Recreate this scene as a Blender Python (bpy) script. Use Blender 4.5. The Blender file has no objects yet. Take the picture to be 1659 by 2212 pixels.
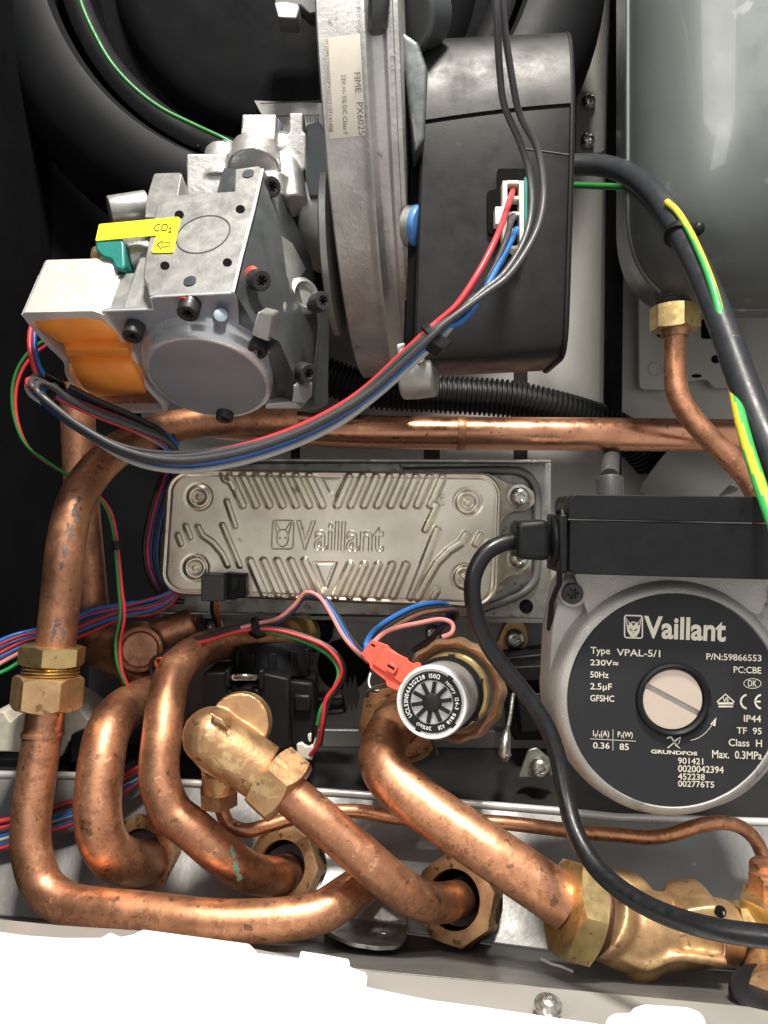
import bpy, bmesh, math, random
import numpy as np
from mathutils import Vector, Matrix
random.seed(7)
V = Vector
C = bpy.context.scene.collection
S = bpy.context.scene
# ---------------------------------------------------------------- camera
F, CX, CY = 1663.0, 829.5, 1106.0
cd = bpy.data.cameras.new('camera'); cam = bpy.data.objects.new('camera', cd); C.objects.link(cam)
cam.location = (0, 0, 0); cam.rotation_euler = (math.radians(90), 0, 0)
cd.sensor_fit = 'HORIZONTAL'; cd.sensor_width = 36; cd.lens = 36 * F / 1659
cd.clip_start = 0.01; cd.clip_end = 20
S.camera = cam
# ---------------------------------------------------------------- room light
W = bpy.data.worlds.new('World'); S.world = W; W.use_nodes = True
wn = W.node_tree.nodes; wl = W.node_tree.links
bg = wn['Background']
tc = wn.new('ShaderNodeTexCoord'); sx = wn.new('ShaderNodeSeparateXYZ'); rp = wn.new('ShaderNodeValToRGB')
mr = wn.new('ShaderNodeMapRange'); mr.inputs[1].default_value = -1; mr.inputs[2].default_value = 1
wl.new(tc.outputs['Generated'], sx.inputs[0]); wl.new(sx.outputs['Z'], mr.inputs[0]); wl.new(mr.outputs[0], rp.inputs[0])
e = rp.color_ramp.elements
e[0].position = 0.0; e[0].color = (.66, .61, .55, 1)
e[1].position = 1.0; e[1].color = (.62, .64, .68, 1)
m_ = rp.color_ramp.elements.new(.5); m_.color = (.40, .39, .375, 1)
wl.new(rp.outputs[0], bg.inputs[0]); ma = wn.new('ShaderNodeMath'); ma.operation = 'MULTIPLY_ADD'; ma.inputs[1].default_value = -1.12; ma.inputs[2].default_value = .38
mx = wn.new('ShaderNodeMath'); mx.operation = 'MAXIMUM'; mx.inputs[1].default_value = .30
wl.new(sx.outputs['Y'], ma.inputs[0]); wl.new(ma.outputs[0], mx.inputs[0]); wl.new(mx.outputs[0], bg.inputs[1])   # the room in front of the boiler is brighter
def area(name, loc, target, sx_, sy_, power, col, spread=180):
    l = bpy.data.lights.new(name, 'AREA'); l.shape = 'RECTANGLE'; l.size = sx_; l.size_y = sy_
    l.energy = power; l.color = col; l.spread = math.radians(spread)
    o = bpy.data.objects.new(name, l); C.objects.link(o); o.location = loc
    o.rotation_euler = (V(target) - V(loc)).to_track_quat('-Z', 'Y').to_euler()
    return o
area('window_light', (.10, -.14, 1.0), (0, .34, -.10), .17, .15, 23, (1, .945, .85))
area('left_window_light', (-.62, -.36, .62), (.02, .38, 0), .42, .60, 9.5, (1, .95, .88))
sp = bpy.data.lights.new('sun_patch_light', 'SPOT'); sp.energy = 15; sp.color = (1, .95, .86)
sp.spot_size = math.radians(15); sp.spot_blend = .5; sp.shadow_soft_size = .012
so = bpy.data.objects.new('sun_patch_light', sp); C.objects.link(so); so.location = (.22, -.42, .80)
so.rotation_euler = (V((-.035, .235, -.20)) - so.location).to_track_quat('-Z', 'Y').to_euler()
S.view_settings.view_transform = 'Standard'; S.view_settings.look = 'None'
S.view_settings.exposure = .22; S.view_settings.gamma = 1; S.view_settings.use_curve_mapping = False

# ---------------------------------------------------------------- helpers
def P(u, v, D): return V(((u - CX) / F * D, D, -(v - CY) / F * D))
def px(n, D): return n / F * D
def ray(u, v): return V(((u - CX) / F, 1, -(v - CY) / F))
class Pl:
    "a real plane in the boiler; hit() finds where a sight line meets it"
    def __init__(s, o, n): s.o = V(o); s.n = V(n).normalized()
    def hit(s, u, v, off=0):
        r = ray(u, v); return r * ((s.o + s.n * off).dot(s.n) / r.dot(s.n))
    def pts(s, L, off=0): return [s.hit(a, b, off) for a, b in L]
def front(D): return Pl((0, D, 0), (0, -1, 0))
def pl3(a, b, c):
    n = (b - a).cross(c - a).normalized()
    if n.y > 0: n = -n
    return Pl(a, n)
def crm(pts, n=10):
    "Catmull-Rom through points of any dimension"
    A = [np.array(p, float) for p in pts]
    A = [2 * A[0] - A[1]] + A + [2 * A[-1] - A[-2]]
    out = []
    for i in range(1, len(A) - 2):
        p0, p1, p2, p3 = A[i - 1:i + 3]
        for k in range(n):
            t = k / n
            out.append(.5 * (2 * p1 + (p2 - p0) * t + (2 * p0 - 5 * p1 + 4 * p2 - p3) * t * t + (3 * p1 - p0 - 3 * p2 + p3) * t ** 3))
    out.append(A[-2]); return out
def basis(ax):
    ax = V(ax).normalized()
    up = V((0, 0, 1)) if abs(ax.z) < .9 else V((1, 0, 0))
    x = up.cross(ax).normalized(); y = ax.cross(x).normalized(); return x, y, ax
def rnd(L, r, n=5):
    "round the corners of a 2-D outline"
    out = []; N = len(L)
    for i in range(N):
        rr = r[i] if isinstance(r, (list, tuple)) else r
        p = V((L[i][0], L[i][1])); a = V((L[i - 1][0], L[i - 1][1])); b = V((L[(i + 1) % N][0], L[(i + 1) % N][1]))
        da, db = a - p, b - p
        k = min(rr, da.length * .48, db.length * .48)
        if k < .01: out.append((p.x, p.y)); continue
        q0 = p + da.normalized() * k; q1 = p + db.normalized() * k
        for j in range(n + 1):
            t = j / n; q = q0 * (1 - t) ** 2 + p * 2 * t * (1 - t) + q1 * t * t; out.append((q.x, q.y))
    return out
def circ(u, v, r, n=32, ry=None): return [(u + r * math.cos(2 * math.pi * i / n), v + (ry or r) * math.sin(2 * math.pi * i / n)) for i in range(n)]

class MB:
    def __init__(s): s.v = []; s.f = []; s.m = []; s.mi = 0
    def add(s, vs, fs, mi=None):
        o = len(s.v); s.v += [V(p) for p in vs]
        for f in fs: s.f.append([o + i for i in f]); s.m.append(s.mi if mi is None else mi)
        return s
    def prism(s, pts, d, holes=None):
        "planar outline pts pushed by vector d (front face at pts)"
        n = len(pts); d = V(d); vs = list(pts) + [p + d for p in pts]
        fs = [list(range(n)), list(range(2 * n - 1, n - 1, -1))] + [[i, (i + 1) % n, n + (i + 1) % n, n + i] for i in range(n)]
        return s.add(vs, fs)
    def dome(s, pts, d, lip, inset=.9, steps=4):
        "outline whose front edge is rounded over by lip along -d"
        d = V(d); c = sum(pts, V()) / len(pts); n = len(pts); dn = d.normalized(); rings = []
        rings.append([p + d for p in pts]); 
        for k in range(steps + 1):
            a = math.pi / 2 * k / steps
            sc = inset + (1 - inset) * math.cos(a)
            rings.append([c + (p - c) * sc + dn * (lip * (1 - math.sin(a))) for p in pts])
        vs = [p for r in rings for p in r]; fs = []
        for k in range(len(rings) - 1):
            for i in range(n): fs.append([k * n + i, k * n + (i + 1) % n, (k + 1) * n + (i + 1) % n, (k + 1) * n + i])
        fs.append([(len(rings) - 1) * n + i for i in range(n)]); fs.append(list(range(n - 1, -1, -1)))
        return s.add(vs, fs)
    def obox(s, c, a, b, d):
        c, a, b, d = V(c), V(a), V(b), V(d); vs = []
        for k in (-1, 1):
            for j in (-1, 1):
                for i in (-1, 1): vs.append(c + a * i + b * j + d * k)
        return s.add(vs, [[0, 1, 3, 2], [4, 6, 7, 5], [0, 4, 5, 1], [2, 3, 7, 6], [0, 2, 6, 4], [1, 5, 7, 3]])
    def hull(s, q0, q1):
        "front quad q0 to back quad q1"
        n = len(q0)
        return s.add(list(q0) + list(q1), [list(range(n)), list(range(2 * n - 1, n - 1, -1))] + [[i, (i + 1) % n, n + (i + 1) % n, n + i] for i in range(n)])
    def tube(s, pts, r, seg=24, cap=True, two=None, twist=0):
        pts = [V(p) for p in pts]; N = len(pts)
        R = r if isinstance(r, (list, tuple, np.ndarray)) else [r] * N
        T = [(pts[min(i + 1, N - 1)] - pts[max(i - 1, 0)]).normalized() for i in range(N)]
        x, y, _ = basis(T[0]); vs = []
        for i in range(N):
            if i:
                x = (x - T[i] * x.dot(T[i])).normalized(); y = T[i].cross(x)
            for k in range(seg):
                a = 2 * math.pi * k / seg + twist * i
                vs.append(pts[i] + (x * math.cos(a) + y * math.sin(a)) * R[i])
        o = len(s.v); s.v += vs
        for i in range(N - 1):
            for k in range(seg):
                s.f.append([o + i * seg + k, o + i * seg + (k + 1) % seg, o + (i + 1) * seg + (k + 1) % seg, o + (i + 1) * seg + k])
                s.m.append(s.mi if two is None else (two(i / N, k / seg) if callable(two) else (0 if k < seg * two else 1)))
        if cap:
            s.f.append([o + k for k in range(seg - 1, -1, -1)]); s.m.append(s.mi)
            s.f.append([o + (N - 1) * seg + k for k in range(seg)]); s.m.append(s.mi)
        return s
    def pipe(s, L, r, n=10, seg=28, **k):
        return s.tube([P(*p) for p in crm(L, n)], r, seg, **k)
    def lathe(s, prof, o, ax, seg=48, a0=0, a1=2 * math.pi, close=True):
        x, y, ax = basis(ax); o = V(o); full = abs(a1 - a0 - 2 * math.pi) < 1e-6; n = seg if full else seg + 1; vs = []
        for r, h in prof:
            for k in range(n):
                a = a0 + (a1 - a0) * k / seg
                vs.append(o + ax * h + (x * math.cos(a) + y * math.sin(a)) * r)
        fs = []
        for i in range(len(prof) - 1):
            for k in range(seg): fs.append([i * n + k, i * n + (k + 1) % n, (i + 1) * n + (k + 1) % n, (i + 1) * n + k])
        if close and full:
            if prof[0][0] > 1e-6: fs.append(list(range(n - 1, -1, -1)))
            if prof[-1][0] > 1e-6: fs.append([(len(prof) - 1) * n + k for k in range(n)])
        return s.add(vs, fs)
    def cyl(s, p0, p1, r0, r1=None, seg=32, bev=0):
        p0, p1 = V(p0), V(p1); h = (p1 - p0).length; r1 = r0 if r1 is None else r1
        prof = [(r0, 0), (r1, h)] if not bev else [(r0 - bev, 0), (r0 - bev * .3, bev * .3), (r0, bev), (r1, h - bev), (r1 - bev * .3, h - bev * .3), (r1 - bev, h)]
        return s.lathe(prof, p0, p1 - p0, seg)
    def nut(s, o, ax, ap, h, n=6, hole=0, phase=0, sub=8, cham=.55, both=True):
        "chamfered n-sided nut from o along ax, apothem ap"
        x, y, ax = basis(ax); o = V(o); N = n * sub; vs = []
        rings = [[] for _ in range(4)]
        for k in range(N):
            t = 2 * math.pi * k / N; m = (t % (2 * math.pi / n)) - math.pi / n; R = ap / math.cos(m)
            d = x * math.cos(t + phase) + y * math.sin(t + phase); dz = (R - ap * .995) * cham
            rings[0].append(o + d * ap * .96 + ax * (0 if both else 0)); rings[1].append(o + d * R + ax * (dz if both else 0))
            rings[2].append(o + d * R + ax * (h - dz)); rings[3].append(o + d * ap * .96 + ax * h)
        if hole:
            rings = [[o + (x * math.cos(2 * math.pi * k / N + phase) + y * math.sin(2 * math.pi * k / N + phase)) * hole for k in range(N)]] + rings
            rings.append([o + (x * math.cos(2 * math.pi * k / N + phase) + y * math.sin(2 * math.pi * k / N + phase)) * hole + ax * h for k in range(N)])
        vs = [p for r in rings for p in r]; fs = []; L = len(rings)
        for i in range(L - (0 if hole else 1)):
            j = (i + 1) % L
            for k in range(N): fs.append([i * N + k, i * N + (k + 1) % N, j * N + (k + 1) % N, j * N + k])
        if not hole: fs.append(list(range(N - 1, -1, -1))); fs.append([(L - 1) * N + k for k in range(N)])
        return s.add(vs, fs)
    def ball(s, c, rx, ry=None, rz=None, ax=None, seg=24):
        ry = ry or rx; rz = rz or rx; x, y, a = basis(ax) if ax is not None else (V((1, 0, 0)), V((0, 1, 0)), V((0, 0, 1)))
        vs = [];n = seg; h = seg // 2
        for i in range(h + 1):
            t = math.pi * i / h
            for k in range(n):
                q = 2 * math.pi * k / n
                vs.append(V(c) + x * rx * math.sin(t) * math.cos(q) + y * ry * math.sin(t) * math.sin(q) + a * rz * math.cos(t))
        return s.add(vs, [[i * n + k, i * n + (k + 1) % n, (i + 1) * n + (k + 1) % n, (i + 1) * n + k] for i in range(h) for k in range(n)])
    def text(s, key, quad, plane, off=.0002):
        "lettering laid on a plane inside the box quad = tl, tr, br, bl (sight-line coords)"
        vs, fs = TXT[key]; tl, tr, br, bl = quad; out = []
        for x, y in vs:
            u = (bl[0] * (1 - x) + br[0] * x) * (1 - y) + (tl[0] * (1 - x) + tr[0] * x) * y
            v = (bl[1] * (1 - x) + br[1] * x) * (1 - y) + (tl[1] * (1 - x) + tr[1] * x) * y
            out.append(plane.hit(u, v, off))
        return s.add(out, fs)
    def build(s, name, mat, parent=None, bevel=0, smooth=40, label=None, cat=None, group=None, kind=None, remesh=0, rsm=3, seg=2, loose=False):
        if loose:
            par = list(range(len(s.v)))
            def fd(i):
                while par[i] != i: par[i] = par[par[i]]; i = par[i]
                return i
            for f in s.f:
                for i in f[1:]: par[fd(i)] = fd(f[0])
            gr = {}
            for f in s.f: gr.setdefault(fd(f[0]), []).append(f)
            for fl in gr.values():
                ids = sorted({i for f in fl for i in f}); mp_ = {a: b for b, a in enumerate(ids)}
                MB().add([s.v[i] for i in ids], [[mp_[i] for i in f] for f in fl]).build(name, mat, parent, bevel, smooth, label, cat, group, kind)
            return
        me = bpy.data.meshes.new(name)
        if parent is not None: o0 = V(parent.get('_o', (0, 0, 0)))
        else:
            a = np.array([tuple(p) for p in s.v]); o0 = V((a[:, 0].mean(), a[:, 1].mean(), a[:, 2].min()))
        me.from_pydata([p - o0 for p in s.v], [], s.f)
        mats = mat if isinstance(mat, (list, tuple)) else [mat]
        for m in mats: me.materials.append(m)
        me.polygons.foreach_set('material_index', s.m)
        bm = bmesh.new(); bm.from_mesh(me)
        bmesh.ops.remove_doubles(bm, verts=bm.verts, dist=1e-7)
        bmesh.ops.recalc_face_normals(bm, faces=bm.faces); bm.to_mesh(me); bm.free()
        if smooth:
            me.shade_smooth(); me.set_sharp_from_angle(angle=math.radians(smooth))
        ob = bpy.data.objects.new(name, me); C.objects.link(ob); ob['_o'] = tuple(o0)
        if parent is not None: ob.parent = parent
        else: ob.location = o0
        if remesh:
            m = ob.modifiers.new('remesh', 'REMESH'); m.mode = 'VOXEL'; m.voxel_size = remesh; m.use_smooth_shade = True
            m = ob.modifiers.new('smooth', 'SMOOTH'); m.factor = .5; m.iterations = rsm
        if bevel:
            m = ob.modifiers.new('bevel', 'BEVEL'); m.width = bevel; m.segments = seg; m.limit_method = 'ANGLE'; m.angle_limit = math.radians(38)
        if label: ob['label'] = label
        if cat: ob['category'] = cat
        if group: ob['group'] = group
        if kind: ob['kind'] = kind
        return ob
def thing(name, label, cat, loc, group=None):
    o = bpy.data.objects.new(name, None); C.objects.link(o); o.location = loc; o.empty_display_size = .01
    o['label'] = label; o['category'] = cat; o['_o'] = tuple(loc)
    if group: o['group'] = group
    return o
def sheet(name, pts, d, mat, parent=None, **k):
    return MB().prism(pts, d).build(name, mat, parent, **k)

# ---------------------------------------------------------------- lettering, made once as flat outlines
TXT = {}
def letters(items):
    obs = []
    for key, body, off in items:
        c = bpy.data.curves.new('t', 'FONT'); c.body = body; c.offset = off; c.resolution_u = 3
        o = bpy.data.objects.new('t', c); C.objects.link(o); obs.append((key, o))
    dg = bpy.context.evaluated_depsgraph_get(); dg.update()
    for key, o in obs:
        me = bpy.data.meshes.new_from_object(o.evaluated_get(dg))
        a = np.array([v.co[:2] for v in me.vertices]) if len(me.vertices) else np.zeros((1, 2))
        lo, hi = a.min(0), a.max(0); d = np.maximum(hi - lo, 1e-6)
        TXT[key] = ([tuple((p - lo) / d) for p in a], [list(f.vertices) for f in me.polygons])
        TXT[key + '#asp'] = d[0] / d[1]
        TXT[key + '#h'] = (lo[1], hi[1])
        bpy.data.meshes.remove(me)
    for key, o in obs:
        c = o.data; bpy.data.objects.remove(o); bpy.data.curves.remove(c)

# ---------------------------------------------------------------- materials
def mat(name, col, rough=.5, metal=0, dark=None, amt=.5, scale=90, spots=None, sscale=300, sth=.62, bump=0, bscale=500, rvar=.12, light=None, lth=.62, lscale=40, stretch=None, spec=.5, coat=0, mott=None):
    m = bpy.data.materials.new(name); m.use_nodes = True; n = m.node_tree.nodes; l = m.node_tree.links; b = n['Principled BSDF']
    b.inputs['Roughness'].default_value = rough; b.inputs['Metallic'].default_value = metal
    b.inputs['Specular IOR Level'].default_value = spec; b.inputs['Coat Weight'].default_value = coat
    t = n.new('ShaderNodeTexCoord'); src = t.outputs['Object']
    if stretch:
        mp = n.new('ShaderNodeMapping'); mp.inputs['Scale'].default_value = stretch; l.new(src, mp.inputs[0]); src = mp.outputs[0]
    def noise(sc, det=6, ro=.62):
        q = n.new('ShaderNodeTexNoise'); q.inputs['Scale'].default_value = sc; q.inputs['Detail'].default_value = det; q.inputs['Roughness'].default_value = ro
        l.new(src, q.inputs['Vector']); return q.outputs['Fac']
    def rampf(f, a, c):
        q = n.new('ShaderNodeMapRange'); q.interpolation_type = 'SMOOTHSTEP'; q.inputs[1].default_value = a; q.inputs[2].default_value = c; l.new(f, q.inputs[0]); return q.outputs[0]
    def mix(f, a, c, k=1.0):
        q = n.new('ShaderNodeMix'); q.data_type = 'RGBA'
        if k != 1:
            w = n.new('ShaderNodeMath'); w.operation = 'MULTIPLY'; w.inputs[1].default_value = k; l.new(f, w.inputs[0]); f = w.outputs[0]
        l.new(f, q.inputs[0])
        for i, z in ((6, a), (7, c)):
            if isinstance(z, tuple): q.inputs[i].default_value = (*z, 1)
            else: l.new(z, q.inputs[i])
        return q.outputs[2]
    base = noise(scale); cur = col
    if dark: cur = mix(rampf(base, .36, .66), cur, dark, amt)
    if light: cur = mix(rampf(noise(lscale, 8, .7), lth, lth + .05), cur, light, .75)
    if mott: cur = mix(rampf(noise(130, 9, .78), .50, .57), cur, mott, .62); cur = mix(rampf(noise(420, 4, .7), .60, .66), cur, tuple(x * .5 for x in mott), .6)
    if spots: cur = mix(rampf(noise(sscale, 3, .5), sth, sth + .06), cur, spots, .8)
    if isinstance(cur, tuple): b.inputs['Base Color'].default_value = (*cur, 1)
    else: l.new(cur, b.inputs['Base Color'])
    q = n.new('ShaderNodeMapRange'); q.inputs[1].default_value = .3; q.inputs[2].default_value = .7
    q.inputs[3].default_value = max(.03, rough - rvar); q.inputs[4].default_value = min(1, rough + rvar); l.new(noise(scale * 2.3), q.inputs[0]); l.new(q.outputs[0], b.inputs['Roughness'])
    if bump:
        bp = n.new('ShaderNodeBump'); bp.inputs['Strength'].default_value = bump; bp.inputs['Distance'].default_value = .0006
        l.new(noise(bscale, 4, .6), bp.inputs['Height']); l.new(bp.outputs[0], b.inputs['Normal'])
    return m
COPPER = mat('copper', (.73, .355, .195), .41, .85, dark=(.36, .17, .10), amt=.68, scale=26, spots=(.20, .11, .075), sscale=190, sth=.645, bump=.14, bscale=260, rvar=.12, light=(.86, .46, .27), lth=.57, lscale=150, mott=(.36, .165, .09))
COPPER_OLD = mat('tarnished copper', (.58, .28, .155), .45, .82, dark=(.30, .145, .085), amt=.75, scale=60, spots=(.17, .09, .06), sscale=200, sth=.66, bump=.1, bscale=260, light=(.70, .38, .24), lth=.60, lscale=110, mott=(.30, .145, .09))
COPPER_CLEAN = mat('smooth copper', (.72, .36, .22), .3, .92, dark=(.48, .22, .13), amt=.6, scale=40, spots=(.18, .08, .05), sscale=260, sth=.66, bump=.04)
BRASS_BROWN = mat('brown cast brass', (.60, .38, .19), .44, .85, dark=(.44, .24, .13), amt=.75, scale=60, spots=(.20, .11, .07), sscale=190, sth=.62, bump=.3, bscale=420, light=(.74, .55, .28), lth=.56, lscale=50)
BRASS = mat('brass', (.70, .52, .24), .34, .9, dark=(.50, .35, .15), amt=.6, scale=110, spots=(.28, .18, .08), sscale=320, sth=.66, bump=.08)
BRASS_CAST = mat('cast brass', (.68, .47, .235), .44, .85, dark=(.50, .27, .15), amt=.75, scale=70, spots=(.24, .13, .075), sscale=210, sth=.63, bump=.3, bscale=420)
BRASS_OLD = mat('tarnished brass', (.50, .30, .15), .45, .8, dark=(.26, .14, .07), amt=.8, scale=90, spots=(.10, .06, .03), sscale=260, sth=.60, bump=.15)
VERDIGRIS = mat('verdigris', (.16, .36, .28), .8, 0, dark=(.25, .2, .12), amt=.7, scale=300, bump=.4)
ALU = mat('cast aluminium', (.61, .605, .59), .42, .75, dark=(.40, .39, .38), amt=.6, scale=45, spots=(.26, .25, .24), sscale=140, sth=.67, bump=.4, bscale=520, light=(.68, .67, .65), lth=.6)
ALU_DIE = mat('die cast zinc', (.40, .40, .385), .45, .7, dark=(.31, .31, .30), amt=.6, scale=70, bump=.14, bscale=900)
ALU_DARK = mat('dark die cast', (.11, .12, .125), .38, .6, dark=(.08, .088, .092), amt=.6, scale=50, bump=.08)
STEEL = mat('plated steel', (.33, .37, .44), .40, .5, dark=(.30, .335, .40), amt=.4, scale=40, bump=.012, rvar=.05)
STEEL_SAT = mat('satin stainless plate', (.84, .775, .65), .34, .92, dark=(.62, .56, .455), amt=.7, scale=22, bump=.05, bscale=900, spots=(.36, .31, .24), sscale=90, sth=.68)
ZINC = mat('zinc plate', (.36, .365, .34), .42, .8, dark=(.20, .20, .17), amt=.75, scale=55, light=(.55, .54, .48), lth=.58, bump=.12, spots=(.13, .12, .09), sscale=220, sth=.63)
ZINC_LUG = mat('stained steel lug', (.55, .48, .38), .4, .85, dark=(.30, .24, .17), amt=.8, scale=90)
POLISH = mat('polished steel rim', (.74, .77, .81), .30, .6, dark=(.72, .74, .77), amt=.3, scale=60)
SCREW = mat('bright screw', (.62, .61, .57), .28, .95, dark=(.35, .34, .3), amt=.6, scale=220)
SCREW_BLK = mat('black screw', (.025, .025, .026), .42, .2, dark=(.05, .05, .05), amt=.5, scale=300)
PANEL = mat('grey painted steel', (.345, .34, .325), .5, .25, dark=(.35, .34, .32), amt=.6, scale=16, bump=.08, bscale=900)
TRAY = mat('galvanised tray', (.25, .248, .243), .42, .45, dark=(.20, .197, .193), amt=.6, scale=30, spots=(.40, .39, .375), sscale=150, sth=.70, bump=.22, bscale=420)
TRAY_DARK = mat('grey sheet steel', (.20, .20, .195), .42, .5, dark=(.15, .15, .145), amt=.6, scale=26, bump=.1, bscale=500)
SHEET = mat('hydraulic block sheet', (.22, .223, .22), .4, .6, dark=(.16, .16, .157), amt=.6, scale=36, bump=.1)
BLACK = mat('black plastic', (.006, .0064, .0075), .48, 0, spec=.22, dark=(.0095, .010, .011), amt=.6, scale=70, bump=.1, bscale=1400)
BLACK_SAT = mat('satin black plastic', (.0075, .0075, .008), .46, 0, spec=.30, dark=(.011, .0108, .0108), amt=.6, scale=30, bump=.06, bscale=1500, spots=(.035, .034, .033), sscale=120, sth=.69)
BLACK_MATT = mat('matt black lining', (.0028, .003, .0038), .8, 0, dark=(.005, .0055, .007), amt=.6, scale=20, spec=.12)
DUCT = mat('dark round casting', (.004, .0045, .0055), .6, 0, spec=.12, dark=(.007, .007, .008), amt=.7, scale=14)
RUBBER = mat('black cable sheath', (.007, .007, .0085), .36, 0, spec=.35, dark=(.012, .012, .0135), amt=.5, scale=160, spots=(.05, .05, .05), sscale=260, sth=.72)
SHEATH = mat('charcoal cable sheath', (.018, .020, .024), .38, 0, spec=.4, dark=(.027, .029, .033), amt=.5, scale=90, spots=(.22, .22, .22), sscale=210, sth=.735)
VESSEL = mat('grey vessel paint', (.092, .104, .102), .40, .25, dark=(.082, .093, .091), amt=.5, scale=14, bump=.015, coat=.15, spots=(.17, .18, .175), sscale=60, sth=.68)
PUMP_ALU = mat('pump casting', (.47, .455, .43), .5, .6, dark=(.36, .345, .325), amt=.6, scale=34, bump=.55, bscale=1500, spots=(.20, .19, .175), sscale=70, sth=.66)
FACE = mat('printed black face', (.021, .022, .025), .55, 0, spec=.2, dark=(.026, .027, .029), amt=.5, scale=40, bump=.03, bscale=1800, spots=(.07, .07, .068), sscale=420, sth=.735)
PRINT = mat('silver print', (.66, .62, .52), .5, .15, dark=(.56, .52, .43), amt=.4, scale=300)
PRINT_W = mat('white print', (.72, .72, .72), .55)
INK = mat('black ink', (.03, .03, .032), .6)
INK_G = mat('grey ink', (.20, .18, .17), .6)
EMBOSS = mat('embossed steel', (.54, .50, .42), .3, .95, dark=(.42, .38, .31), amt=.5, scale=80)
PLUG = mat('chrome plug', (.66, .55, .47), .32, .5, dark=(.58, .48, .41), amt=.4, scale=60)
ORANGE = mat('orange coil plastic', (.98, .36, .065), .42, 0, dark=(.90, .28, .035), amt=.5, scale=60, bump=.04)
RED = mat('red connector plastic', (.80, .085, .045), .42, 0, dark=(.70, .07, .04), amt=.4, scale=120)
REDPAINT = mat('red paint dab', (.78, .03, .02), .5)
YELLOW = mat('yellow label', (.86, .78, .02), .5)
TEAL = mat('teal plastic', (.02, .20, .17), .42, 0, dark=(.025, .24, .2), amt=.5, scale=80)
WHITEP = mat('white plastic', (.74, .71, .62), .45, 0, dark=(.66, .62, .52), amt=.5, scale=120)
CREAM = mat('cream plastic', (.55, .51, .42), .5, 0, dark=(.36, .32, .25), amt=.7, scale=120)
LABEL = mat('paper label', (.74, .69, .61), .5, 0, dark=(.56, .51, .44), amt=.4, scale=60)
STICKER = mat('grey sticker', (.16, .155, .15), .5, 0)
SUN_CLIP_WHITE = mat('sun patch and clip white', (.86, .86, .85), .35, 0, dark=(.82, .82, .81), amt=.4, scale=20)  # white that paints the sunlit part of the flange; the clip shares it
SOLSTEEL = mat('zinc solenoid cover', (.80, .79, .75), .38, .45, dark=(.74, .73, .69), amt=.4, scale=70, bump=.03, bscale=900)
BLUE_P = mat('blue plastic', (.05, .17, .42), .4)
GREYP = mat('grey plastic', (.060, .061, .063), .5, 0, dark=(.08, .08, .08), amt=.5, scale=80)
HOLE = mat('dark bore', (.004, .004, .004), .9, 0, spec=.1)
WIRE = {k: mat(k + ' wire insulation', c, .40, 0, dark=tuple(x * .8 for x in c), amt=.4, scale=200) for k, c in dict(
    black=(.022, .022, .024), grey=(.42, .42, .42), darkgrey=(.055, .055, .06), red=(.62, .035, .045), blue=(.02, .15, .50), navy=(.012, .06, .30),
    pink=(.78, .30, .29), brown=(.17, .085, .05), green=(.02, .17, .035), yellow=(.52, .43, .03), orange=(.75, .16, .015), brightgreen=(.035, .36, .08), violet=(.2, .12, .25)).items()}
# ================================================================ LETTERING LIST
RINGTXT = [('UCL53N04A2GZ28', 233, 343, 1.0), ('150Ω', 353, 378, 1.0), ('Factory', 395, 427, .86), ('124-3', 437, 462, .9), ('saia', 472, 500, 1.15), ('A28', 508, 523, .95), ('20%ED', 539, 574, .85)]
PUMPTXT = [  # words, box in the photo's faceplate crop (x0, y0, x1, y1)
    ('Type', 527, 238, 652, 300), ('VPAL-5/1', 694, 250, 972, 304), ('230V≈', 525, 318, 704, 362), ('50Hz', 525, 394, 642, 438), ('2.5µF', 525, 468, 664, 524), ('GFSHC', 525, 544, 678, 590),
    ('P/N:59866553', 1266, 278, 1617, 332), ('PC:CBE', 1440, 362, 1616, 410), ('DK', 1532, 450, 1588, 492), ('IP44', 1505, 672, 1615, 720), ('TF  95', 1459, 750, 1619, 798), ('Class  H', 1408, 824, 1621, 878),
    ('Max.  0.3MPa', 1303, 896, 1621, 958), ('901421', 1085, 944, 1246, 990), ('0020042394', 1085, 992, 1376, 1046), ('452238', 1085, 1044, 1256, 1090), ('002776T5', 1085, 1090, 1316, 1138),
    ('P₁(W)', 700, 778, 796, 826), ('I₁/₁(A)', 543, 770, 646, 824), ('0.36', 543, 846, 649, 890), ('85', 712, 854, 772, 898), ('VE', 1370, 560, 1412, 594)]
letters([('vail', 'Vaillant', .028), ('vail_thin', 'Vaillant', .012), ('grund', 'GRUNDFOS', .03), ('co2', 'CO₂', 0), ('fime', 'FIME   PX6025', 0), ('fime2', '23V +/- 5% DC Class F', .004),
         ('serial', '01209522000000PX60252107141408', 0), ('284', '284', 0)]
        + [('p_' + t[0], t[0], .012) for t in PUMPTXT] + [('c_' + ch, ch, .012) for ch in sorted(set(''.join(t[0] for t in RINGTXT)))])

# ================================================================ CASING (the setting)
B = MB(); B.obox((.16, .575, -.02), (.36, 0, 0), (0, .0125, 0), (0, 0, .42))
back = B.build('back_wall', PANEL, kind='structure', label='light grey painted steel back wall of the boiler casing', cat='casing')
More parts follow.
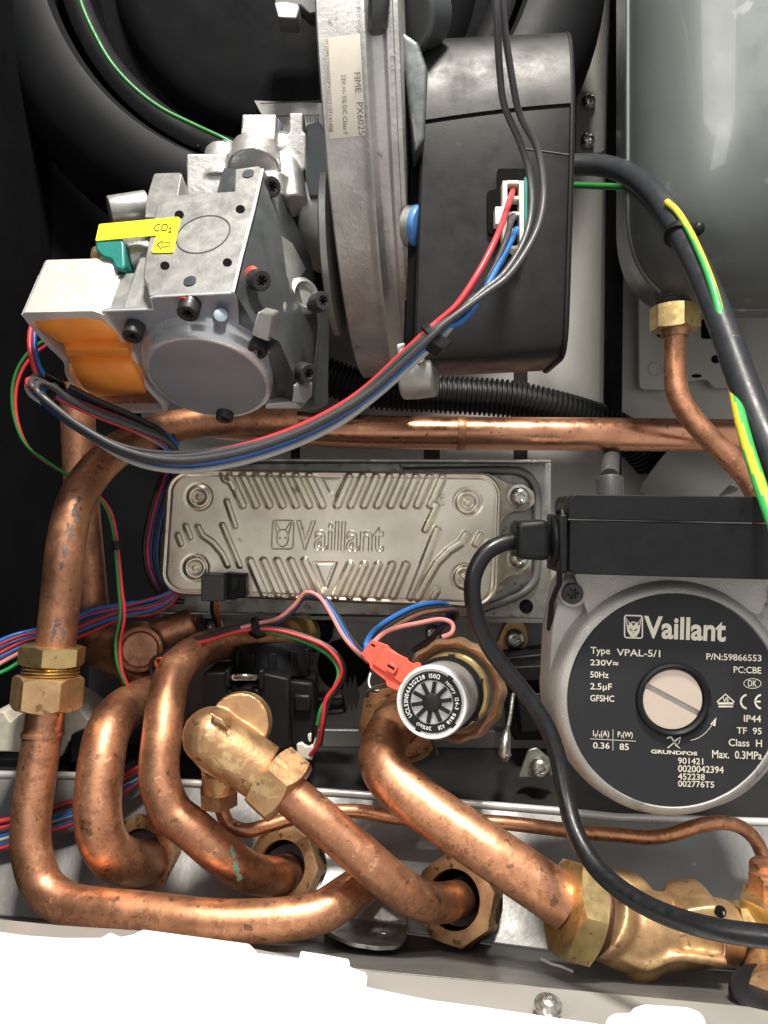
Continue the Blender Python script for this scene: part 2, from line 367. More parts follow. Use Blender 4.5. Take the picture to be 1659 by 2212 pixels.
# pressed grooves of the back wall
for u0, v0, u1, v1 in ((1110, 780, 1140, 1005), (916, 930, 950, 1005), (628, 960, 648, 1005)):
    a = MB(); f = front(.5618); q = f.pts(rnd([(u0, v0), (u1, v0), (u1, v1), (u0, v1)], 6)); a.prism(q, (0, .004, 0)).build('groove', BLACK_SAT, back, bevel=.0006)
SC = []
def screw(mb, o, ax, r, h=.004, star=True, pan=True):
    x, y, ax = basis(ax); o = V(o)
    if pan: mb.lathe([(r * 1.02, 0), (r * 1.02, h * .25), (r * .92, h * .65), (r * .72, h * .92), (r * .42, h * 1.0), (r * .40, h * .99), (r * .3, h * .45), (0, h * .42)], o, ax, 24)
    else: mb.lathe([(r, 0), (r, h * .9), (r * .93, h), (r * .55, h), (r * .52, h * .97), (r * .5, h * .35), (0, h * .3)], o, ax, 24)
    if star:
        for k in range(4 if pan else 6):
            a = k * math.pi * 2 / (4 if pan else 6) + .6
            d = x * math.cos(a) + y * math.sin(a); t = ax.cross(d)
            mb.obox(o + ax * h * (.72 if pan else .65) + d * r * .44, d * r * .13, t * r * (.14 if pan else .09), ax * h * .27)
    return mb
for (u, v) in ((1270, 222), (1268, 306)):
    m = screw(MB(), P(u, v, .556), (-.1, -1, .15), .0052, .006); m.build('screw', SCREW, back)
MB().lathe([(.0066, 0), (.0066, .002), (.004, .002), (.004, .0004)], P(1257, 264, .562), (0, -1, 0), 24).build('bushing', GREYP, back)
sheet('mounting_tab', front(.558).pts(rnd([(1244, 196), (1308, 196), (1312, 330), (1244, 332)], [2, 22, 22, 2])), (0, .0043, 0), PANEL, back, bevel=.0006)

B = MB(); B.obox((-.2305, .30, -.02), (.0125, 0, 0), (0, .27, 0), (0, 0, .42))
B.build('side_wall', BLACK_MATT, kind='structure', label='black lined left side wall of the boiler casing', cat='casing')
MB().prism(front(.5585).pts([(100, 560), (302, 560), (302, 950), (352, 960), (352, 1330), (290, 1700), (100, 1700)]), (0, .003, 0)).build('lining', BLACK_MATT, back, bevel=.0005)
# black combustion chamber box behind everything at the top, its round door with stepped rings
BAND = mat('satin grey band', (.0075, .0085, .010), .55, 0, spec=.2, dark=(.003, .0034, .0042), amt=.9, scale=7, rvar=.1)
ch = thing('combustion_chamber', 'big black round combustion chamber with a satin rim filling the upper left corner', 'chamber', P(500, 560, .53))
f = front(.505)
MB().prism(f.pts([(-260, -300), (1262, -300), (1262, 60), (1250, 190), (1236, 380), (700, 610), (690, 612), (-260, 612)]), (0, .055, 0)).build('housing', BLACK_MATT, ch, bevel=.003)
c0 = P(640, -60, .50); k = px(1, .44)
MB().lathe([(.128, .0), (.128, .032), (.132, .036), (.138, .037), (.143, .035), (.145, .030), (.146, .012), (.147, .004)], c0 + V((0, -.035, 0)) * 0, (0, -1, 0), 96, close=False).build('round_rim', DUCT, ch)
MB().lathe([(.147, .006), (.150, .0115), (.158, .014), (.168, .0135), (.178, .010), (.188, .003), (.196, -.008), (.20, -.03)], c0 + V((0, -.035, 0)), (0, -1, 0), 96, close=False).build('outer_band', BAND, ch)
MB().lathe([(.0, .020), (.10, .019), (.112, .014), (.118, .004), (.128, .002)], c0, (0, -1, 0), 72, close=False).build('round_door', BLACK_MATT, ch)
m = MB()
for L in ([(950, 62), (990, 36), (1030, -6)], [(1005, 66), (1060, 30), (1100, -6)], [(1110, 50), (1150, 20), (1180, -6)]): m.tube([P(u, v, .5045) for u, v in L], .0009, 8)
m.build('ribbing', BLACK_SAT, ch)
m = MB()
for (u, v) in ((350, 322), (428, 318)): m.ball(P(u, v, .458), .0016)
m.build('rivet', DUCT, ch)
# clip hanging at the top
cl = thing('metal_clip', 'small square grey metal clip end in the dark above the gas valve', 'clip', P(622, 40, .44))
MB().prism(front(.44).pts([(592, 4), (600, 38), (641, 40), (647, 16), (644, 8), (618, 2)]), (0, .014, 0)).build('clip_head', ALU_DIE, cl, bevel=.0008)
MB().prism(front(.446).pts([(588, -20), (594, 8), (650, 12), (668, 30), (690, 26), (690, -20)]), (0, .012, 0)).build('clip_arm', GREYP, cl, bevel=.0008)
# sticker
st = thing('sticker', 'dim grey printed sticker on the black chamber behind the gas valve', 'sticker', P(640, 270, .484))
sp_ = pl3(P(536, 192, .482), P(700, 198, .482), P(600, 290, .478))
MB().prism(sp_.pts([(536, 192), (570, 199), (610, 200), (660, 197), (712, 192), (724, 290), (588, 286), (560, 238)]), (0, .0006, 0)).build('paper', STICKER, st)
m = MB(); m.text('vail', [(644, 201), (722, 199), (722, 214), (644, 217)], sp_)
m.prism(sp_.pts([(622, 202), (639, 201), (640, 213), (623, 214)], .0002), (0, .0001, 0))
m.prism(sp_.pts([(562, 222), (690, 217), (690, 219), (563, 224)], .0002), (0, .0001, 0))
m.prism(sp_.pts([(575, 250), (690, 247), (690, 248.5), (576, 252)], .0002), (0, .0001, 0))
for i in range(9): m.prism(sp_.pts([(640 + i * 5.5, 251), (642 + i * 5.5 + (i % 3), 251), (643 + i * 5.5 + (i % 3), 264), (641 + i * 5.5, 264)], .0002), (0, .0001, 0))
m.build('lettering', INK, st)

# ================================================================ LOWER TRAY
def trayD(u, v): return .405 + (v - 1650) * (.350 - .405) / 350.0
SHADE_SHEET = mat('shaded dark sheet', (.035, .035, .034), .4, .4, dark=(.025, .025, .024), amt=.6, scale=40)
TP = pl3(P(0, 1650, .405), P(1659, 1700, .402), P(700, 2000, .352))
tr = thing('bottom_tray', 'light grey galvanised bottom tray that the copper pipes plug into', 'tray', TP.hit(800, 1980))
MB().prism(TP.pts([(-60, 1672), (150, 1676), (300, 1686), (420, 1692), (760, 1716), (1200, 1752), (1330, 1766), (1800, 1780), (1800, 2110), (1450, 2085), (1160, 2050), (880, 2014), (130, 1992), (-60, 1972)]), TP.n * -.004).build('tray_floor', TRAY, tr, bevel=.0007)
# rounded upper lip and a dark sheet behind it that paints the recess shadow
m = MB(); m.tube([TP.hit(u, v, .0005) for u, v in ((-60, 1672), (150, 1675), (300, 1685), (420, 1692), (760, 1715), (1200, 1751), (1330, 1765), (1800, 1780))], .0019, 16); m.build('upper_lip', SOLSTEEL, tr)  # lip coloured pale to paint the highlight along it
bp = pl3(TP.hit(0, 1672, -.003), TP.hit(1300, 1762, -.003), P(700, 1590, .47))
MB().prism([TP.hit(-60, 1672, -.003), TP.hit(1330, 1765, -.003), TP.hit(1800, 1780, -.003), P(1800, 1610, .47), P(1200, 1606, .47), P(-60, 1600, .47)], (0, .0012, -.001)).build('rear_shade_sheet', SHADE_SHEET, tr)
GP = pl3(TP.hit(130, 1996), TP.hit(1160, 2054), P(800, 2120, .275))
MB().prism([TP.hit(-60, 1976), TP.hit(130, 1996), TP.hit(880, 2018), TP.hit(1160, 2054), TP.hit(1450, 2089), TP.hit(1800, 2114), P(1800, 2190, .27), P(1300, 2150, .27), P(1100, 2124, .27), P(800, 2096, .272), P(500, 2062, .275), P(130, 2030, .29), P(-60, 2020, .30)], (0, .001, -.002)).build('front_gutter', TRAY_DARK, tr, bevel=.0004)
m = MB(); m.prism([P(u, v, d) for u, v, d in ((-60, 1980, .296), (130, 1999, .290), (330, 2012, .286), (500, 2040, .278), (800, 2098, .2715), (1100, 2126, .2695), (1300, 2152, .2695), (1800, 2192, .2695), (1800, 2290, .24), (1160, 2215, .24), (700, 2160, .245), (-60, 2080, .26))], (0, .001, -.002)); m.build('front_flange', PANEL, tr)  # shaded part of the same flange, its shade given by the grey
m = screw(MB(), P(1184, 2172, .2465), (0, -.5, 1), .0027, .0032, star=False); m.lathe([(.0045, 0), (.0045, .0008), (.003, .0008)], P(1184, 2174, .2468), (0, -.3, 1), 24); m.build('screw', SCREW, tr)
m = MB(); m.tube([GP.hit(1170, 2072, .0006), GP.hit(1192, 2083, .0008), GP.hit(1215, 2089, .0006), GP.hit(1236, 2098, .0006)], .0006, 8); m.build('metal_splinter', PRINT_W, None, label='thin bright splinter of metal lying in the grey gutter', cat='scrap')
# sun patch on the front flange, shaped as a white sheet with stepped edge
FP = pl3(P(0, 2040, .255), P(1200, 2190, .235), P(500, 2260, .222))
ff = thing('flange_sun_patch', 'white stepped sheet shaped as the sun patch on the front flange along the bottom', 'painted sun patch', FP.hit(400, 2230))
MB().prism(FP.pts([(-200, 1996), (0, 2011), (60, 2019), (138, 2024), (218, 2024), (238, 2012), (262, 2022), (287, 2017), (309, 2006), (420, 2021), (538, 2037), (548, 2046), (557, 2057), (646, 2069), (649, 2052), (700, 2060), (754, 2070), (757, 2087), (790, 2099), (794, 2108), (791, 2130), (860, 2144), (930, 2158), (1042, 2173), (1152, 2189), (1321, 2214), (1700, 2262), (1700, 2420), (-200, 2420)]), FP.n * -.006).build('sun_patch_sheet', SUN_CLIP_WHITE, ff, bevel=.0006)
MB().dome(FP.pts(rnd([(1308, 2196), (1325, 2188), (1358, 2188), (1366, 2176), (1392, 2168), (1490, 2175), (1516, 2184), (1528, 2200), (1530, 2250), (1308, 2250)], 8), .004), FP.n * -.010, .003, .93).build('plastic_clip', SUN_CLIP_WHITE, ff)
# bracket with threaded stud
br = thing('bracket', 'small bent steel bracket with threaded stud at the front of the tray', 'bracket', TP.hit(800, 2000, .004))
MB().prism(TP.pts(rnd([(736, 1905), (755, 1884), (800, 1876), (862, 1900), (879, 1985), (879, 2008), (720, 1990)], 10), .0025), TP.n * -.002).build('upright_plate', TRAY, br, bevel=.0005)
kp = pl3(TP.hit(720, 1990, .0024), TP.hit(879, 2008, .0024), P(800, 2053, .318))
MB().prism(kp.pts(rnd([(700, 1986), (879, 2006), (878, 2030), (860, 2052), (815, 2054), (760, 2046), (708, 2022)], [2, 2, 8, 16, 8, 14, 8])), kp.n * -.0016).build('foot_plate', ZINC, br, bevel=.0007)
m = MB(); a, b = kp.hit(827, 2026), kp.hit(822, 1990, .012); n_ = 14
m.tube([a + (b - a) * i / (n_ * 4) for i in range(n_ * 4 + 1)], [.0020 + .00022 * math.sin(i * math.pi / 2) for i in range(n_ * 4 + 1)], 16); m.build('stud', SCREW, br)
# ================================================================ COPPER PIPES
def copper_pipe(label, L, r, m=COPPER, n=12, name='copper_pipe', group=None):
    t = thing(name, label, 'pipe', P(*L[-1]), group)
    MB().pipe(L, r, n, 32).build('tube', m, t); return t
G = 'copper pipes in the lower half of the boiler'
# horizontal pipe in the middle
hp = copper_pipe('long straight copper pipe running across the middle below the corrugated hose', [(470, 912, .475), (600, 922, .476), (760, 932, .478), (1000, 936, .48), (1300, 938, .482), (1640, 942, .485), (1900, 946, .49)], .0104, COPPER_CLEAN, group=G)
m = MB(); a, b = P(986, 935.7, .48), P(1004, 936, .48); m.cyl(a, b, .0110, .0109, 40, .0003); m.build('soldered_collar', COPPER_OLD, hp)
# left rising pipe with union
lp = copper_pipe('tall left copper pipe bending down from under the gas valve', [(640, 903, .452), (560, 906, .448), (470, 908, .436), (390, 918, .424), (320, 938, .408), (250, 975, .39), (195, 1030, .374), (160, 1095, .362), (142, 1180, .356), (132, 1280, .352), (120, 1400, .349), (117, 1430, .348)], .0087, COPPER_OLD, group=G)
un = thing('brass_union', 'brass union with two hex nuts on the tall left copper pipe', 'pipe fitting', P(100, 1530, .345))
ax = (P(112, 1395, .347) - P(99, 1530, .345)).normalized()
m = MB(); m.nut(P(111, 1436, .347), ax, px(60, .347), px(41, .347), 6, phase=.12, cham=.35); m.build('upper_nut', BRASS, un)
m = MB(); a, b = P(108, 1466, .346), P(111, 1430, .347); n_ = 5
m.tube([a + (b - a) * i / (n_ * 6) for i in range(n_ * 6 + 1)], [px(57, .346) + .0007 * math.cos(i * math.pi / 3) for i in range(n_ * 6 + 1)], 40); m.build('thread', BRASS, un)
m = MB(); m.nut(P(99, 1531, .345), ax, px(64, .345), px(72, .345), 6, phase=-.30, cham=.75); m.build('lower_nut', BRASS_CAST, un)
p1 = copper_pipe('lower left copper pipe sweeping along the bottom to the right', [(99, 1528, .345), (92, 1580, .343), (83, 1646, .341), (73, 1720, .338), (66, 1790, .335), (70, 1850, .332), (92, 1912, .329), (140, 1950, .325), (210, 1964, .321), (300, 1972, .318), (400, 1984, .315), (494, 1991, .314), (613, 1986, .315), (692, 1970, .319), (752, 1932, .328), (800, 1898, .343), (826, 1880, .36)], .0084, group=G)
m = MB(); m.lathe([(px(44, .343), 0), (px(44.5, .343), .001), (px(43, .343), .0022)], P(91, 1590, .343), (P(92, 1560, .343) - P(89, 1610, .342)), 36); m.build('scored_ring', COPPER_OLD, p1)
p2 = copper_pipe('thick copper pipe bending into the leftmost gland nut', [(345, 1497, .40), (300, 1514, .385), (258, 1541, .368), (232, 1585, .355), (220, 1640, .347), (213, 1700, .342), (211, 1755, .339), (219, 1806, .339), (243, 1846, .342), (282, 1864, .352), (318, 1862, .368), (340, 1856, .385)], .0102, group=G)
p3 = copper_pipe('copper pipe arching over and bending into the middle gland nut, green stain', [(640, 1372, .445), (600, 1379, .44), (530, 1384, .425), (463, 1394, .405), (415, 1414, .385), (378, 1452, .368), (360, 1510, .355), (350, 1590, .345), (344, 1650, .340), (348, 1700, .337), (372, 1755, .335), (418, 1793, .334), (473, 1841, .335), (527, 1879, .341), (580, 1893, .353), (625, 1886, .372), (640, 1882, .385)], .0088, group=G)
P3L = [(478, 1845, .335), (500, 1861, .3375), (527, 1879, .341), (555, 1889, .346), (580, 1893, .353)]
P3W = [P(*q) for q in crm([(418, 1793, .334), (473, 1841, .335), (527, 1879, .341), (580, 1893, .353), (625, 1886, .372)], 30)]
def on_tube(u, v, path, r, off):
    rr = ray(u, v); D = .29
    while D < .42:
        p = rr * D
        if min((p - q).length for q in path) < r + off: return p
        D += .00025
    return rr * .34
m = MB()
for (u, v, w, h) in ((501, 1836, 5, 9), (506, 1848, 6, 7), (509, 1864, 4, 7), (512, 1880, 7, 13), (517, 1896, 6, 9), (509, 1872, 5, 6)):
    N_ = 14; vs = [on_tube(u, v, P3W, .0088, .00035)]
    for k in (.5, 1):
        for i in range(N_): vs.append(on_tube(u + k * w * (1 + .35 * math.sin(i * 2.3 + u)) * math.cos(i * 2 * math.pi / N_), v + k * h * (1 + .3 * math.cos(i * 1.7 + v)) * math.sin(i * 2 * math.pi / N_), P3W, .0088, .0003 - .0004 * (k - .5)))
    m.add(vs, [[0, 1 + i, 1 + (i + 1) % N_] for i in range(N_)] + [[1 + i, 1 + N_ + i, 1 + N_ + (i + 1) % N_, 1 + (i + 1) % N_] for i in range(N_)])
m.build('green_stain', VERDIGRIS, p3, loose=True)
FLUX = mat('grey flux stain', (.20, .15, .14), .6, .4, dark=(.12, .09, .09), amt=.8, scale=200, bump=.2)
LPW = [P(*q) for q in crm([(250, 975, .39), (195, 1030, .374), (160, 1095, .362), (142, 1180, .356), (132, 1280, .352), (120, 1400, .349)], 30)]
m = MB(); rs_ = random.Random(5)
for (u, v, w, h) in ((163, 1108, 10, 22), (150, 1150, 11, 20), (138, 1190, 9, 18), (133, 1220, 7, 12), (170, 1080, 5, 10), (124, 1345, 11, 12), (118, 1365, 7, 12), (136, 1368, 5, 14), (112, 1380, 4, 10)):
    N_ = 18; jit = [rs_.uniform(.65, 1.2) for _ in range(N_)]; vs = [on_tube(u, v, LPW, .0087, .00022)]
    for k in (.6, 1):
        for i in range(N_): vs.append(on_tube(u + k * w * jit[i] * math.cos(i * 2 * math.pi / N_), v + k * h * jit[(i * 7) % N_] * math.sin(i * 2 * math.pi / N_), LPW, .0087, .0002 - .0003 * (k - .6)))
    m.add(vs, [[0, 1 + i, 1 + (i + 1) % N_] for i in range(N_)] + [[1 + i, 1 + N_ + i, 1 + N_ + (i + 1) % N_, 1 + (i + 1) % N_] for i in range(N_)])
m.build('flux_stain', FLUX, lp, loose=True)
p4 = copper_pipe('diagonal copper pipe from the brass elbow down to the right gland nut', [(612, 1703, .318), (640, 1727, .317), (690, 1769, .315), (732, 1806, .314), (785, 1852, .313), (838, 1898, .314), (885, 1932, .319), (936, 1950, .330), (985, 1944, .350), (1010, 1934, .37)], .0083, group=G)
p5 = copper_pipe('thickest copper pipe from behind the red connector down to the brass valve', [(868, 1540, .385), (845, 1572, .362), (828, 1612, .345), (830, 1655, .333), (856, 1692, .326), (905, 1733, .320), (970, 1779, .315), (1069, 1846, .309), (1148, 1900, .306), (1225, 1952, .303)], .0104, group=G)
p6 = copper_pipe('thin copper pipe running along the top lip of the bottom tray', [(477, 1728, .352), (480, 1752, .352), (496, 1782, .351), (533, 1794, .350), (580, 1783, .352), (630, 1768, .354), (700, 1754, .358), (779, 1753, .358), (851, 1765, .356), (960, 1774, .354), (1081, 1777, .352), (1228, 1794, .350), (1330, 1803, .349), (1400, 1809, .349), (1450, 1802, .349), (1507, 1784, .349), (1560, 1777, .35), (1600, 1787, .352), (1632, 1815, .355), (1652, 1862, .358), (1655, 1890, .358)], .0032, n=8, group=G)
vp = copper_pipe('dim copper pipe standing in the dark behind the tall left pipe', [(166, 830, .425), (170, 950, .425), (178, 1100, .425), (190, 1230, .425), (200, 1330, .428), (215, 1380, .432)], .0092, COPPER_OLD, group=G)
# gland nuts
def gland(u, v, D, ap, label, phase, tilt=.45):
    r = ray(u, v).normalized(); n = (-r + V((-tilt, 0, 0))).normalized()
    t = thing('gland_nut', label, 'nut', P(u, v, D), 'octagonal gland nuts in the bottom tray'); o = P(u, v, D)
    MB().nut(o - n * .010, n, ap, .0125, 8, hole=ap * .70, phase=phase, cham=.5, both=False).build('nut_body', BRASS_OLD, t, bevel=0)
    m = MB(); m.lathe([(ap * .80, .0018), (ap * .705, .0008), (ap * .69, -.004), (ap * .60, -.010), (ap * .58, -.016), (0, -.016)], o, n, 40, close=False); m.build('bore', HOLE, t)
    m = MB(); m.lathe([(ap * 1.04, -.007), (ap * 1.05, -.0105), (ap * 1.0, -.012)], o, n, 40, close=False); m.build('washer', BLACK_SAT, t)
    return t
gland(300, 1851, .372, px(81, .372), 'octagonal brass gland nut around the thick leftmost pipe', .2)
gland(612, 1873, .365, px(78, .365), 'octagonal brass gland nut around the green-stained pipe', .1, .42)
gland(984, 1943, .350, px(86, .350), 'octagonal brass gland nut at the foot of the diagonal pipe', .35, .42)
# ================================================================ BRASS ELBOW with nuts
el = thing('brass_elbow', 'cast brass elbow fitting in front of the black flow sensor', 'pipe fitting', P(470, 1700, .335))
fc = P(528, 1552, .345)
a = P(455, 1588, .322); b = P(568, 1668, .322)
m = MB(); m.cyl(a, b, .0119, .0119, 40); m.ball(a + (b - a) * .02, .0121); m.cyl(P(516, 1564, .329), P(526, 1558, .352), .0128, .0132, 48)
m.prism(front(.321).pts([(394, 1618), (412, 1594), (470, 1640), (540, 1700), (520, 1712), (436, 1668)]), (0, .010, 0))
m.cyl(P(477, 1660, .336), P(477, 1704, .338), .0085, .0080, 32)
m.obox(P(476, 1551, .3145), (P(490, 1559, .3145) - P(476, 1551, .3145)) * 1.1, V((0, .0035, 0)), V((-.0010, 0, .0018)))
m.build('elbow_body', BRASS_BROWN, el, remesh=.0006, rsm=2)
m = MB(); ax = (b - a).normalized(); m.cyl(b - ax * .0006, b + ax * .0046, .0108, .0108, 40); m.build('gap_shade', HOLE, el)  # black fill that paints the dark slit between body and nut
m = MB(); ax2 = (P(640, 1727, .317) - P(575, 1668, .321)).normalized(); m.nut(P(577, 1671, .3205), ax2, .0134, .0132, 6, phase=.42, cham=.8); m.build('union_nut', BRASS_BROWN, el)
m = MB(); m.lathe([(.0130, 0), (.0136, .0008), (.0136, .0028), (.0130, .0034)], P(521, 1561, .341), P(528, 1557, .352) - P(520, 1563, .338), 48); m.build('flange_ring', BRASS, el)
m = MB(); m.nut(P(473, 1736, .340), (.0, -.1, 1), .0078, .0072, 6, phase=.25, cham=.4); m.build('small_nut', BRASS_OLD, el)
# ================================================================ BRASS VALVE bottom right
bv = thing('brass_valve', 'large cast brass valve body with big hex nut at bottom right', 'valve', P(1400, 2110, .31))
ax = (P(1290, 1986, .312) - P(1205, 1958, .300)).normalized()
nutc = P(1214, 1958, .301); nx = V((.93, .10, -.30)).normalized()
m = MB(); m.nut(nutc, nx, px(93, .301), .0115, 6, phase=.75, cham=.5); m.build('hex_nut', BRASS, bv)
m = MB(); q = nutc + nx * .0115; m.lathe([(px(66, .305), 0), (px(80, .305), 0), (px(84, .305), .0012), (px(84, .305), .0026), (px(78, .305), .0034)], q, nx, 40); m.build('copper_washer', mat('brown copper washer', (.10, .04, .025), .4, .6, dark=(.05, .02, .012), amt=.8, scale=200), bv)
m = MB(); q2 = q + nx * .003
A = [q2, P(1330, 2004, .306), P(1380, 2010, .308), P(1440, 2012, .312), P(1510, 2012, .316), P(1568, 2014, .32)]
m.tube([V(p) for p in crm([tuple(p) for p in A], 8)], list(np.interp(np.linspace(0, 5, 41), [0, .35, .6, 2, 3.4, 5], [.0150, .0150, .0140, .0155, .0140, .0128])), 40)
m.ball(P(1388, 2068, .304), .0095, .0075, .0095); m.ball(P(1345, 1935, .318), .0125, .012, .010)
m.prism(front(.297).pts(rnd([(1480, 1966), (1552, 1956), (1572, 1972), (1575, 2090), (1500, 2080), (1480, 2060)], 10)), (0, .024, 0))
L = [P(u, v, .2935) for u, v in ((1302, 2046), (1340, 2062), (1388, 2084), (1410, 2082), (1440, 2070), (1480, 2066), (1570, 2078))]
m.tube([V(p) for p in crm([tuple(p) for p in L], 6)], .0022, 10)
m.build('valve_body', BRASS_CAST, bv, remesh=.0008, rsm=16)
m = MB()
for v in (1969, 2070): m.cyl(P(1556, v, .2962), P(1556, v, .302), .0022, .0022, 24)
m.build('pin_hole', HOLE, bv, loose=True)
m = MB(); m.tube([P(1563, 1968, .2958), P(1567, 2000, .2955), P(1567, 2060, .2955), P(1563, 2072, .2958)], .00055, 8); m.build('spring_clip', SCREW, bv)
# ================================================================ BRASS TAP at the right edge
bt = thing('brass_tap', 'brass tap body on a black base cut off by the right edge', 'tap', P(1660, 2170, .33))
m = MB(); m.nut(P(1662, 2104, .322), (0, -.05, 1), px(58, .322), px(172, .322), 6, phase=.55, cham=.3); m.build('tap_body', BRASS, bt)
m = MB(); m.nut(P(1618, 2010, .322), (-1, -.1, 0), px(54, .322), px(34, .322), 6, phase=.2, cham=.4); m.cyl(P(1622, 2010, .322), P(1572, 2010, .322), px(42, .322), px(42, .322), 32); m.build('side_nut', BRASS, bt)
m = MB(); m.cyl(P(1662, 1946, .322), P(1660, 1892, .33), px(26, .322), px(24, .33), 32); m.build('neck', BRASS, bt)
m = MB(); m.nut(P(1658, 1936, .325), (0, 0, 1), px(34, .33), px(52, .33), 6, phase=.4, cham=.7); m.nut(P(1656, 1884, .33), (0, 0, 1), px(30, .335), px(22, .33), 6, phase=.2, cham=.4); m.build('cap_nut', COPPER, bt)
m = MB(); m.lathe([(px(80, .28), -.002), (px(84, .28), .002), (px(81, .28), .0045), (px(70, .28), .0055), (px(48, .28), .006)], P(1664, 2172, .276), (0, -.3, 1), 48); m.build('black_base', BLACK, bt)
m = MB(); m.cyl(P(1668, 2150, .274), P(1664, 2098, .305), px(46, .28), px(50, .31), 32); m.build('lower_neck', BRASS_OLD, bt)
# ================================================================ HYDRAULIC BLOCK SHEET behind the pipes
hs = thing('hydraulic_sheet', 'grey pressed steel sheet with a round black hole below the heat exchanger', 'sheet metal', P(800, 1590, .47))
f = front(.468)
MB().prism(f.pts([(190, 1318), (1195, 1330), (1200, 1618), (190, 1608)]), (0, .003, 0)).build('sheet', SHEET, hs, bevel=.0006)
MB().prism(f.pts([(190, 1570), (1200, 1580), (1200, 1620), (190, 1612)], .006), (0, .0058, 0)).build('lower_fold', TRAY_DARK, hs, bevel=.0012)
MB().prism(f.pts(circ(743, 1437, 57, 40), .0006), (0, .0005, 0)).build('round_hole', HOLE, hs)
m = MB(); m.text('284', [(838, 1365), (838, 1396), (826, 1396), (826, 1365)], f, .0003); m.build('stamped_number', INK_G, hs)
m = screw(MB(), f.hit(460, 1352), (0, -1, .1), .0052, .006); m.lathe([(.0066, 0), (.0066, .001), (.005, .001)], f.hit(460, 1352), (0, -1, 0), 24); m.build('screw', SCREW, hs)
m = screw(MB(), f.hit(936, 1368), (0, -1, .1), .0052, .006); m.build('screw', SCREW, hs)
m = MB(); m.prism(f.pts(rnd([(1060, 1420), (1090, 1350), (1110, 1322), (1135, 1350), (1142, 1390), (1080, 1470)], 12), .004), (0, .002, 0)); m.build('brass_tab', BRASS_CAST, hs, bevel=.0005)
m = screw(MB(), f.hit(1110, 1380, .0042), (0, -1, .1), .0062, .006); m.build('screw', SCREW, hs)
m = MB(); q = rnd([(1120, 1680), (1142, 1620), (1160, 1615), (1200, 1650), (1196, 1676)], 6); m.prism(front(.405).pts(q), (0, .002, 0)); m.build('foot_tab', ZINC, hs, bevel=.0004)
m = screw(MB(), P(1165, 1656, .4045), (0, -1, .1), .0056, .006); m.build('screw', SCREW, hs)
# dark control block behind the pump cable
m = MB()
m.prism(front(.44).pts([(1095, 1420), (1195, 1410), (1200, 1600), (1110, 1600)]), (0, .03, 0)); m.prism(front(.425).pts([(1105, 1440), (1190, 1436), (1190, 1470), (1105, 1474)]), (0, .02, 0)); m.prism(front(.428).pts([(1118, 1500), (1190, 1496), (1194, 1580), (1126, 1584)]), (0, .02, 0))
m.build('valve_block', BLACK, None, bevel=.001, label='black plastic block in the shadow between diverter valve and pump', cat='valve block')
# bright lever
m = MB(); L = [P(u, v, d) for u, v, d in ((1108, 1500, .41), (1102, 1545, .40), (1095, 1580, .392), (1090, 1610, .388), (1089, 1645, .386))]
m.tube([V(p) for p in crm([tuple(p) for p in L], 6)], [.0011 + .0024 * max(0, (i - 11) / 11) ** .6 if i < 22 else .0033 - .0008 * (i - 22) for i in range(25)], 12)
m.build('lever', SCREW, None, label='thin bright metal lever hanging beside the diverter valve', cat='lever')
# ================================================================ MOUNTING PLATE of heat exchanger
mp = thing('mounting_plate', 'stained zinc mounting plate behind the heat exchanger with top flange', 'bracket', P(760, 1330, .45))
f = front(.448)
MB().prism(f.pts([(352, 1000), (1191, 1000), (1191, 1250), (1188, 1336), (352, 1322)]), (0, .003, 0)).build('plate', ZINC, mp, bevel=.0006)
m = MB(); m.prism(f.pts([(345, 990), (1191, 993), (1191, 999), (345, 996)], .016), (0, .018, 0)); m.build('top_flange', ZINC, mp, bevel=.0004)
m = MB(); q = [P(u, v, .4462) for u, v in ((870, 1018), (1080, 1016), (1130, 1022), (1155, 1050), (1160, 1100), (1160, 1210), (1150, 1260), (1110, 1290), (1040, 1316))]
m.tube([V(p) for p in crm([tuple(p) for p in q], 6)], .0026, 10); m.build('pressed_bead', TRAY_DARK, mp)
m = MB(); m.prism(f.pts(circ(1137, 1310, 15), .0004), (0, .0006, 0)); m.prism(f.pts(circ(1117, 1142, 10), .0004), (0, .0006, 0)); m.build('hole', HOLE, mp, loose=True)
MB().prism(front(.446).pts([(330, 1326), (1190, 1338), (1190, 1346), (330, 1334)]), (0, .024, 0)).build('lower_edge', TRAY_DARK, mp)
# ================================================================ PLATE HEAT EXCHANGER
hx = thing('plate_heat_exchanger', 'embossed stainless plate heat exchanger in the centre with maker lettering', 'heat exchanger', P(720, 1300, .43))
HF = pl3(P(364, 1017, .4225), P(1083, 1022, .4205), P(700, 1300, .4195))
TLq, TRq, BRq, BLq = (361, 1013), (1086, 1021), (1074, 1316), (343, 1284)
NX, NY = 400, 164
s_ = np.linspace(0, 1, NX)[None, :].repeat(NY, 0); t_ = np.linspace(0, 1, NY)[:, None].repeat(NX, 1)
def bil(i): return (TLq[i] * (1 - s_) + TRq[i] * s_) * (1 - t_) + (BLq[i] * (1 - s_) + BRq[i] * s_) * t_
U, VV = bil(0), bil(1)
wq, hq, rq = 726.0, 283.0, 52.0
qx = np.abs(s_ - .5) * wq - (wq / 2 - rq); qy = np.abs(t_ - .5) * hq - (hq / 2 - rq)
sd = np.hypot(np.maximum(qx, 0), np.maximum(qy, 0)) + np.minimum(np.maximum(qx, qy), 0) - rq
def sst(x, a, b):
    t = np.clip((x - a) / (b - a), 0, 1); return t * t * (3 - 2 * t)
